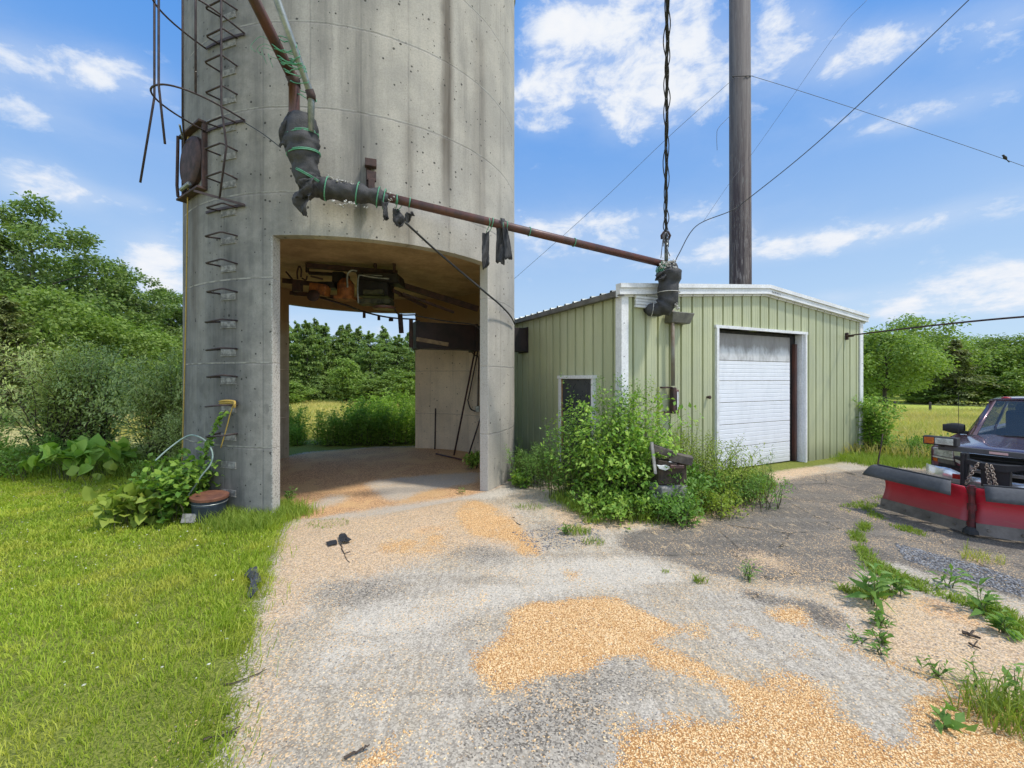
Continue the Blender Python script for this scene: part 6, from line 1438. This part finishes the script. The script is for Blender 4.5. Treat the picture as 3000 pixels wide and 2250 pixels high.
tuft(960, 1535, 'thin trailing grass along the silo threshold', 14, .06, 140, M_lush, (.7, 1.2), .22)
def rosette(px, py, lab, s, h=.30, n_=5, L=.17, W=.035, per=9):
    c = G(px, py); return plant('leafy_weed', lab, 'weed', (c.x, c.y, -.005), M_weed, M_stem, seed=s, n=n_, h=h, r0=.03, spread=.07, per=per, leaf=(L, W), droop=.1, branch=.0, start=.15, upright=True)
rosette(2562, 1775, 'tall leafy milkweed with long upright leaves at the asphalt crack', 41, .36, 4, .20, .05, 12)
rosette(2630, 1745, 'short leafy weed just right of the tall milkweed', 42, .20, 4, .14, .045, 8)
rosette(2780, 1722, 'upright pointed weed in the middle of the long crack', 43, .20, 3, .18, .045, 7)
rosette(2868, 1798, 'upright weed with broad pointed leaves at the right of the long crack', 44, .30, 3, .19, .055, 8)
rosette(2930, 1850, 'weed with pale leaves low at the right end of the crack', 45, .16, 4, .15, .05, 8)
rosette(2190, 1700, 'narrow leaved weed growing in the seam of the asphalt', 46, .20, 5, .10, .016, 12)
rosette(2590, 1835, 'small leafy weed below the tall milkweed', 47, .15, 5, .10, .03, 9)
rosette(2525, 1880, 'tiny weed left in the small cluster on tan chaff', 48, .10, 3, .07, .022, 7)
rosette(2585, 1885, 'bright weed in the small cluster on tan chaff', 49, .11, 4, .08, .028, 8)
rosette(2570, 1910, 'dark weed at the bottom of the small cluster on tan chaff', 50, .07, 4, .07, .022, 7)
rosette(2735, 1982, 'dark spreading weed on the orange corn strip', 51, .12, 5, .11, .02, 6)
rosette(2860, 2005, 'slender weed beside the bare asphalt patch', 52, .20, 2, .10, .025, 8)
rosette(2968, 2055, 'spiky weed above the yellow green tuft at the right edge', 53, .22, 4, .14, .03, 8)
rosette(2780, 2135, 'round leaved weed lying on the corn near the lower right', 54, .10, 4, .10, .045, 6)
rosette(1660, 1565, 'leafy weed beside the bright gravel tuft', 55, .16, 5, .08, .025, 10)
rosette(1350, 1443, 'tiny bright weed at the silo threshold', 56, .06, 4, .06, .025, 6)
rosette(850, 1475, 'leafy weed at the inner corner of the ladder pier', 57, .25, 8, .12, .03, 10)
rosette(770, 1505, 'lime green weed in front of the ladder pier', 58, .14, 6, .10, .05, 8)
# debris pile in the bushes
M_oldwood = simple('grey_old_wood', (.17, .14, .11), (.085, .07, .058), .9, scale=6, bump=.5)
def plank(p0, p1, w_, h, m, lab): return label(MB().bar(p0, p1, w_, h).build('plank', m, bevel=.006), lab, 'plank', 'planks in the debris pile')
plank(P(1905, 1308, 6.15), P(1968, 1330, 6.1), .16, .10, M_oldwood, 'upper grey weathered plank of the debris pile')
plank(P(1960, 1335, 6.15), P(2028, 1350, 6.05), .18, .12, M_oldwood, 'dark rotten plank at the right of the debris pile')
plank(P(1925, 1350, 6.15), P(1980, 1360, 6.1), .2, .06, M_twig, 'brown board in the middle of the debris pile')
plank(P(1960, 1365, 6.05), P(2000, 1366, 6.05), .12, .05, M_rustpipe, 'reddish board lowest in the debris pile')
label(MB().bar(P(1909, 1295, 6.0), P(1920, 1388, 5.95), .035, .04, up=(0, 1, 0)).build('stake', simple('pale_wood', (.45, .42, .38), (.3, .28, .25), .8, scale=12)), 'pale upright wooden stake in front of the debris pile', 'stake')
db = MB(); db.box(Vector((2.32, 6.22, .22)), (.46, .32, .44), Matrix.Rotation(.3, 3, 'Z')); label(db.build('concrete_chunk', M_mortar, bevel=.03, seg=2), 'rough concrete chunk under the debris pile', 'concrete chunk')
cr_ = MB(); cr_.box(Vector((2.34, 6.26, .62)), (.44, .28, .36), Matrix.Rotation(.15, 3, 'Z')); label(cr_.build('crate', M_twig, bevel=.02), 'rotten brown wooden crate buried in the debris pile', 'crate')
wsh = MB(); wsh.prism([P(a, b_, 6.03) for a, b_ in [(1924, 1362), (1932, 1374), (1950, 1379), (1967, 1371), (1973, 1356), (1962, 1351), (1952, 1361), (1938, 1364)]], (0, .03, .0))
label(wsh.build('plastic_shard', M_white, bevel=.008, seg=2), 'white curved plastic shard on the debris pile', 'shard')
sh = MB(); sh.prism([P(1915, 1448, 5.95), P(1922, 1472, 5.95), P(1932, 1466, 5.95), P(1918, 1446, 5.95)], (0, .015, 0)); label(sh.build('shard', M_galv), 'bluish shard standing in the grass before the bushes', 'shard')
wb2 = MB(); wb2.box(Vector((1.13, 6.6, .12)), (.30, .05, .24), Euler((.5, .2, .5)).to_matrix()); label(wb2.build('board', M_oldwood), 'old board lying at the left foot of the broad leaved bush', 'board')
# ------------------------------------------------------------------ trees
def tree_parts(seed, H, W, kind, nleaf, L, low=None):
    g = np.random.default_rng(seed); tr = MB(); B = []; D = []; N = []
    rr = .018*H+.03
    if kind == 'decid':
        cb = g.uniform(.10, .18)*H if low is None else low*H; k = 9
        path = [np.array([0, 0, H*.9*i/k])+np.array([g.normal(0, .012*H), g.normal(0, .012*H), 0])*(i > 0) for i in range(k+1)]
        tr.tube([tuple(p) for p in path], [rr*(1.15-1.05*i/k) for i in range(k+1)], 7)
        cl = []
        nb = 52
        for i in range(nb):
            t = (i+.5)/nb; z = cb+(H*.97-cb)*t**.85
            a = i*2.4+g.uniform(-.5, .5)
            env = W*.5*(math.sin(PI*min(1, .16+.80*t))**.7)*(1.0 if t < .6 else 1.0)
            r = env*g.uniform(.35, 1.05)
            c = np.array([r*math.cos(a), r*math.sin(a), z+g.normal(0, .03*H)])
            zz = z-r*.45; zz = max(cb*.7, zz); p0 = np.array([0, 0, min(zz, H*.8)])
            if i % 2 == 0: 
                m_ = (p0+c)/2+np.array([0, 0, .05*r]); tr.tube([tuple(p0), tuple(m_), tuple(c)], [rr*.35*(1-t*.6), rr*.22*(1-t*.6), rr*.06], 5, cap=False)
            cl.append((c, g.uniform(.62, 1.25)*W*.125*(1.15-.5*t)))
        wts = np.array([c[1]**1.6 for c in cl]); wts /= wts.sum()
        for (c, r), w_ in zip(cl, wts):
            m_ = max(8, int(nleaf*w_)); v = unit(g.normal(0, 1, (m_, 3))); q = v*(g.uniform(.25, 1, (m_, 1))**.5)*r*np.array([1.15, 1.15, .85])*(1+.25*g.normal(0, 1, (m_, 1)))
            B.append(c+q); D.append(v*np.array([1, 1, .25])+g.normal(0, .5, (m_, 3))+np.array([0, 0, -.18])); N.append(v*.8+np.array([0, 0, .45])+g.normal(0, .5, (m_, 3)))
        asp = .55
    else:
        k = 8; tr.tube([(0, 0, H*.96*i/k) for i in range(k+1)], [rr*.9*(1.1-i/k) for i in range(k+1)], 6)
        nw = int(15+H*1.1); per = max(20, int(nleaf/nw/7)); zs = H*.9/nw
        for i in range(nw):
            t = i/(nw-1); z = H*(.05+.92*t); R = W*.5*(1-t)**.8*g.uniform(.7, 1.15)+.12
            for j in range(7):
                a = i*1.1+j*2*PI/7+g.uniform(-.3, .3); Lb = R*g.uniform(.5, 1.25); z = H*(.05+.92*t)+g.normal(0, zs*.75)
                s = g.uniform(.12, 1, per)[:, None]; dirv = np.array([math.cos(a), math.sin(a), 0])
                q = np.array([0, 0, z])+dirv*(s*Lb)+np.array([0, 0, 1])*(-.28*Lb*s**1.5+.10*Lb*s**3*2*(t > .5))
                sidev = np.array([-math.sin(a), math.cos(a), 0]); off = g.normal(0, 1, (per, 1))*Lb*.13*(1.15-s)
                B.append(q+sidev*off+np.array([0, 0, 1])*g.normal(0, .06*H/7, (per, 1))+np.array([0, 0, .16])*Lb*s**2*(.5+.8*t)); D.append(dirv*.8+sidev*np.sign(off)*.7+g.normal(0, .3, (per, 3))+np.array([0, 0, -.25])); N.append(np.array([0, 0, 1.0])+g.normal(0, .35, (per, 3)))
                if j % 2 == 0 and t < .8: tr.tube([(0, 0, z), tuple(np.array([0, 0, z])+dirv*Lb*.8+np.array([0, 0, -.2*Lb]))], [rr*.15, rr*.04], 4, cap=False)
        asp = .42
    B = np.vstack(B); n_ = len(B); B[:, 2] = np.maximum(B[:, 2], .1)
    return tr, (B, np.vstack(D), np.vstack(N), L*g.uniform(.6, 1.25, n_), L*asp*g.uniform(.7, 1.2, n_))
def tree(name, lab, loc, H, W, kind, m, seed, nleaf=9000, L=.3, group=None, rotz=0, low=None):
    t = thing(name, lab, 'tree', loc, rotz, group)
    tr, lv = tree_parts(seed, H, W, kind, nleaf, L, low)
    tr.build('trunk', M_bark, t, world=False, smooth=True)
    link('crown', leaf_mesh('crown', *lv), m, t, world=False)
    return t
M_t1 = leafmat('maple_leaf', (.12, .21, .05), (.27, .37, .10), (.21, .27, .10), .35, .35)
M_t2 = leafmat('conifer_needle', (.15, .25, .06), (.32, .41, .13), (.21, .31, .10), .38, .4)
M_t3 = leafmat('light_tree_leaf', (.17, .28, .05), (.33, .44, .10), (.25, .34, .09), .38, .4)
M_t4 = leafmat('olive_tree_leaf', (.15, .19, .06), (.29, .32, .12), (.24, .24, .11), .3, .4)
def X(px, d): return ((px-CX)/F*d, d, -.05)
def HT_(py, d): return HC+(YH-py)/F*d+.05
# left wood
A1 = tree('maple_tree', 'tallest leafy tree at the upper left, its crown high above the others', X(95, 26), HT_(585, 26), 7.8, 'decid', M_t1, 1, 21000, .27)
A2 = tree('maple_tree', 'dense dark green tree right of the tallest tree', X(285, 31), HT_(752, 31), 6.5, 'decid', M_t1, 2, 11000, .28)
A3 = tree('broadleaf_tree', 'lighter green tree low in front of the tallest tree at the left', X(120, 22), HT_(850, 22), 6.5, 'decid', M_t3, 3, 10000, .24)
copytree(A2, X(385, 33), 1.3, 'rounded tree midway down the slope of the left tree line', (1, 1, HT_(800, 33)/HT_(752, 31)))
copytree(A1, X(470, 37), 2.2, 'tree just left of the silo in the left tree line', (.85, .85, HT_(845, 37)/HT_(590, 26)))
copytree(A2, X(545, 40), 4.1, 'tree whose crown touches the left silo edge', (1, 1, HT_(870, 40)/HT_(752, 31)))
copytree(A2, X(-70, 25), 5.0, 'tree cut by the left picture edge beside the tallest tree', (1.1, 1.1, HT_(690, 25)/HT_(752, 31)))
copytree(A3, X(300, 25), 1.0, 'light green tree low in the middle of the left tree line', (1, 1, .86))
copytree(A3, X(430, 28), 3.0, 'light green low tree behind the bush nearest the silo', (.95, .95, .80))
copytree(A2, X(200, 33), 3.3, 'dark tree filling the gap behind the tallest tree', (1.1, 1.1, .92))
C1 = tree('hemlock_tree', 'drooping yellowish hemlock at the far left edge behind the bushes', X(15, 19), 5.6, 5.0, 'conifer', M_t4, 4, 9000, .22)
copytree(C1, X(420, 34), 2, 'dark hemlock half hidden between the left trees', (1, 1, 1.3))
# conifers behind the field seen through the silo
C2 = tree('spruce_tree', 'broad dark spruce at the left of the view through the silo', X(900, 37), HT_(945, 37), 7.6, 'conifer', M_t2, 5, 9000, .26)
C3 = tree('spruce_tree', 'narrow pointed spruce in the middle of the view through the silo', X(1000, 40), HT_(958, 40), 6.4, 'conifer', M_t2, 6, 8000, .26)
GRP = 'evergreens seen through the silo opening'
for i, (px, d, py, src) in enumerate([(835, 36, 940, C2), (870, 42, 948, C3), (950, 39, 952, C2), (1050, 41, 962, C3), (1085, 38, 975, C2), (1125, 42, 962, C3), (1165, 39, 985, C2), (1200, 42, 975, C3), (1240, 40, 990, C2), (925, 44, 940, C3), (790, 40, 950, C2), (1020, 45, 955, C3), (1290, 42, 980, C2)]):
    h0 = HT_(945, 37) if src is C2 else HT_(958, 40)
    c = copytree(src, X(px, d), i*1.7, 'dark evergreen in the row across the field behind the silo', (1, 1, HT_(py, d)/h0)); c['group'] = GRP
S1 = tree('young_tree', 'bright green young tree before the evergreens, left of centre through the silo', X(1015, 33), 3.6, 2.6, 'decid', M_t3, 7, 4500, .22)
for i, (px, d, s, lab) in enumerate([(1090, 32, .55, 'bright young tree before the evergreens, in the middle of the silo view'), (1150, 33, .75, 'bright rounded tree before the evergreens, right of the silo view'), (1200, 31, .7, 'bright young tree at the right jamb of the rear silo opening'), (850, 31, .5, 'bright young tree at the left jamb of the rear silo opening')]): copytree(S1, X(px, d), i*2, lab, (1.2, 1.2, s))
# right: beyond the fence
B1 = tree('apple_tree', 'spreading light green tree with short trunk by the fence', X(2597, 29), HT_(975, 29), 6.0, 'decid', M_t3, 8, 12000, .22, low=.30)
B2 = tree('maple_tree', 'taller thin crowned tree behind the spreading tree right of the garage', X(2665, 36), HT_(932, 36), 8.0, 'decid', M_t3, 9, 9000, .27)
B3 = tree('pine_tree', 'olive brown ragged pine in the middle of the right tree line', X(2800, 33), HT_(998, 33), 5.8, 'conifer', M_t4, 10, 9000, .24)
copytree(B2, X(2900, 42), 1.0, 'leafy tree behind the truck roof in the right tree line', (1.1, 1.1, HT_(1000, 42)/HT_(932, 36)))
copytree(B2, X(2965, 40), 2.0, 'leafy tree right of the pine behind the truck', (1.1, 1.1, HT_(985, 40)/HT_(932, 36)))
copytree(B2, X(3060, 38), 3.0, 'leafy tree at the right picture edge behind the truck', (1.1, 1.1, HT_(985, 38)/HT_(932, 36)))
copytree(B2, X(2740, 42), 3.0, 'tree filling the gap behind the pine', (1, 1, HT_(985, 42)/HT_(932, 36)))
copytree(B2, X(2540, 40), 4.0, 'tree just right of the garage behind the spreading tree', (1, 1, HT_(985, 40)/HT_(932, 36)))
copytree(B2, X(2850, 44), 3.6, 'tree peeping between the pine and the tree behind the truck roof', (1, 1, HT_(990, 44)/HT_(932, 36)))
copytree(S1, X(2985, 31), 1.0, 'bright green shrub behind the truck roof at the right edge', (1.3, 1.3, .75))
copytree(S1, X(2910, 32), 2.0, 'pale shrub just above the truck windscreen', (1.6, 1.6, .55))
copytree(S1, X(2720, 34), 4.0, 'low green shrub between the two fence posts', (1.3, 1.3, .32))
# distant wood closing every gap (one mass)
pts = []
for px in np.linspace(-900, 3900, 700):
    d = RNG.uniform(47, 56); top = HT_(1000 if 700 < px < 1400 else (1010 if px > 2300 else 940), d)
    k = 26; z = RNG.uniform(0, 1, k)**.8*top*RNG.uniform(.75, 1.0)
    pts.append(np.stack([np.full(k, (px-CX)/F*d)+RNG.normal(0, 1.0, k), d+RNG.normal(0, 1.2, k), z], 1))
pts = np.vstack(pts); k = len(pts)
label(link('distant_wood', leaf_mesh('distant_wood', pts, RNG.normal(0, 1, (k, 3)), np.array([[0, -.7, .7]])+RNG.normal(0, .5, (k, 3)), RNG.uniform(.5, 1.1, k), RNG.uniform(.35, .7, k)), M_t3), 'green wood closing the background behind the separate trees', kind='stuff')
# fence posts
M_post = simple('grey_fence_post', (.12, .105, .085), (.07, .06, .05), .9, scale=8, bump=.3)
for i, (px, d, lab) in enumerate([(2621, 24.0, 'left fence post standing in the meadow by the spreading tree'), (2725, 23.0, 'right fence post standing in the meadow before the mown strip')]):
    x_, y_, z_ = X(px, d); o = thing('fence_post', lab, 'fence post', (x_, y_, -.05), group='fence posts in the right meadow')
    MB().tube([(x_, y_, -.1), (x_, y_, .66), (x_+.01, y_, .70)], [.06, .055, .04], 8).build('post', M_post, o, smooth=True)
label(MB().tube([X(2621, 24.0)[:2]+(.58,), X(2725, 23.0)[:2]+(.58,), X(3000, 21)[:2]+(.55,)], .004, 4).build('fence_wire', M_wire), 'thin fence wire strung between the two meadow posts', 'wire')
# ------------------------------------------------------------------ render settings
scene.render.engine = 'CYCLES'
cy = scene.cycles
cy.max_bounces = 5; cy.diffuse_bounces = 4; cy.glossy_bounces = 2; cy.transmission_bounces = 3; cy.transparent_max_bounces = 6
cy.use_adaptive_sampling = True; cy.adaptive_threshold = .02; cy.use_denoising = True
w.cycles.sampling_method = 'MANUAL'; w.cycles.sample_map_resolution = 512
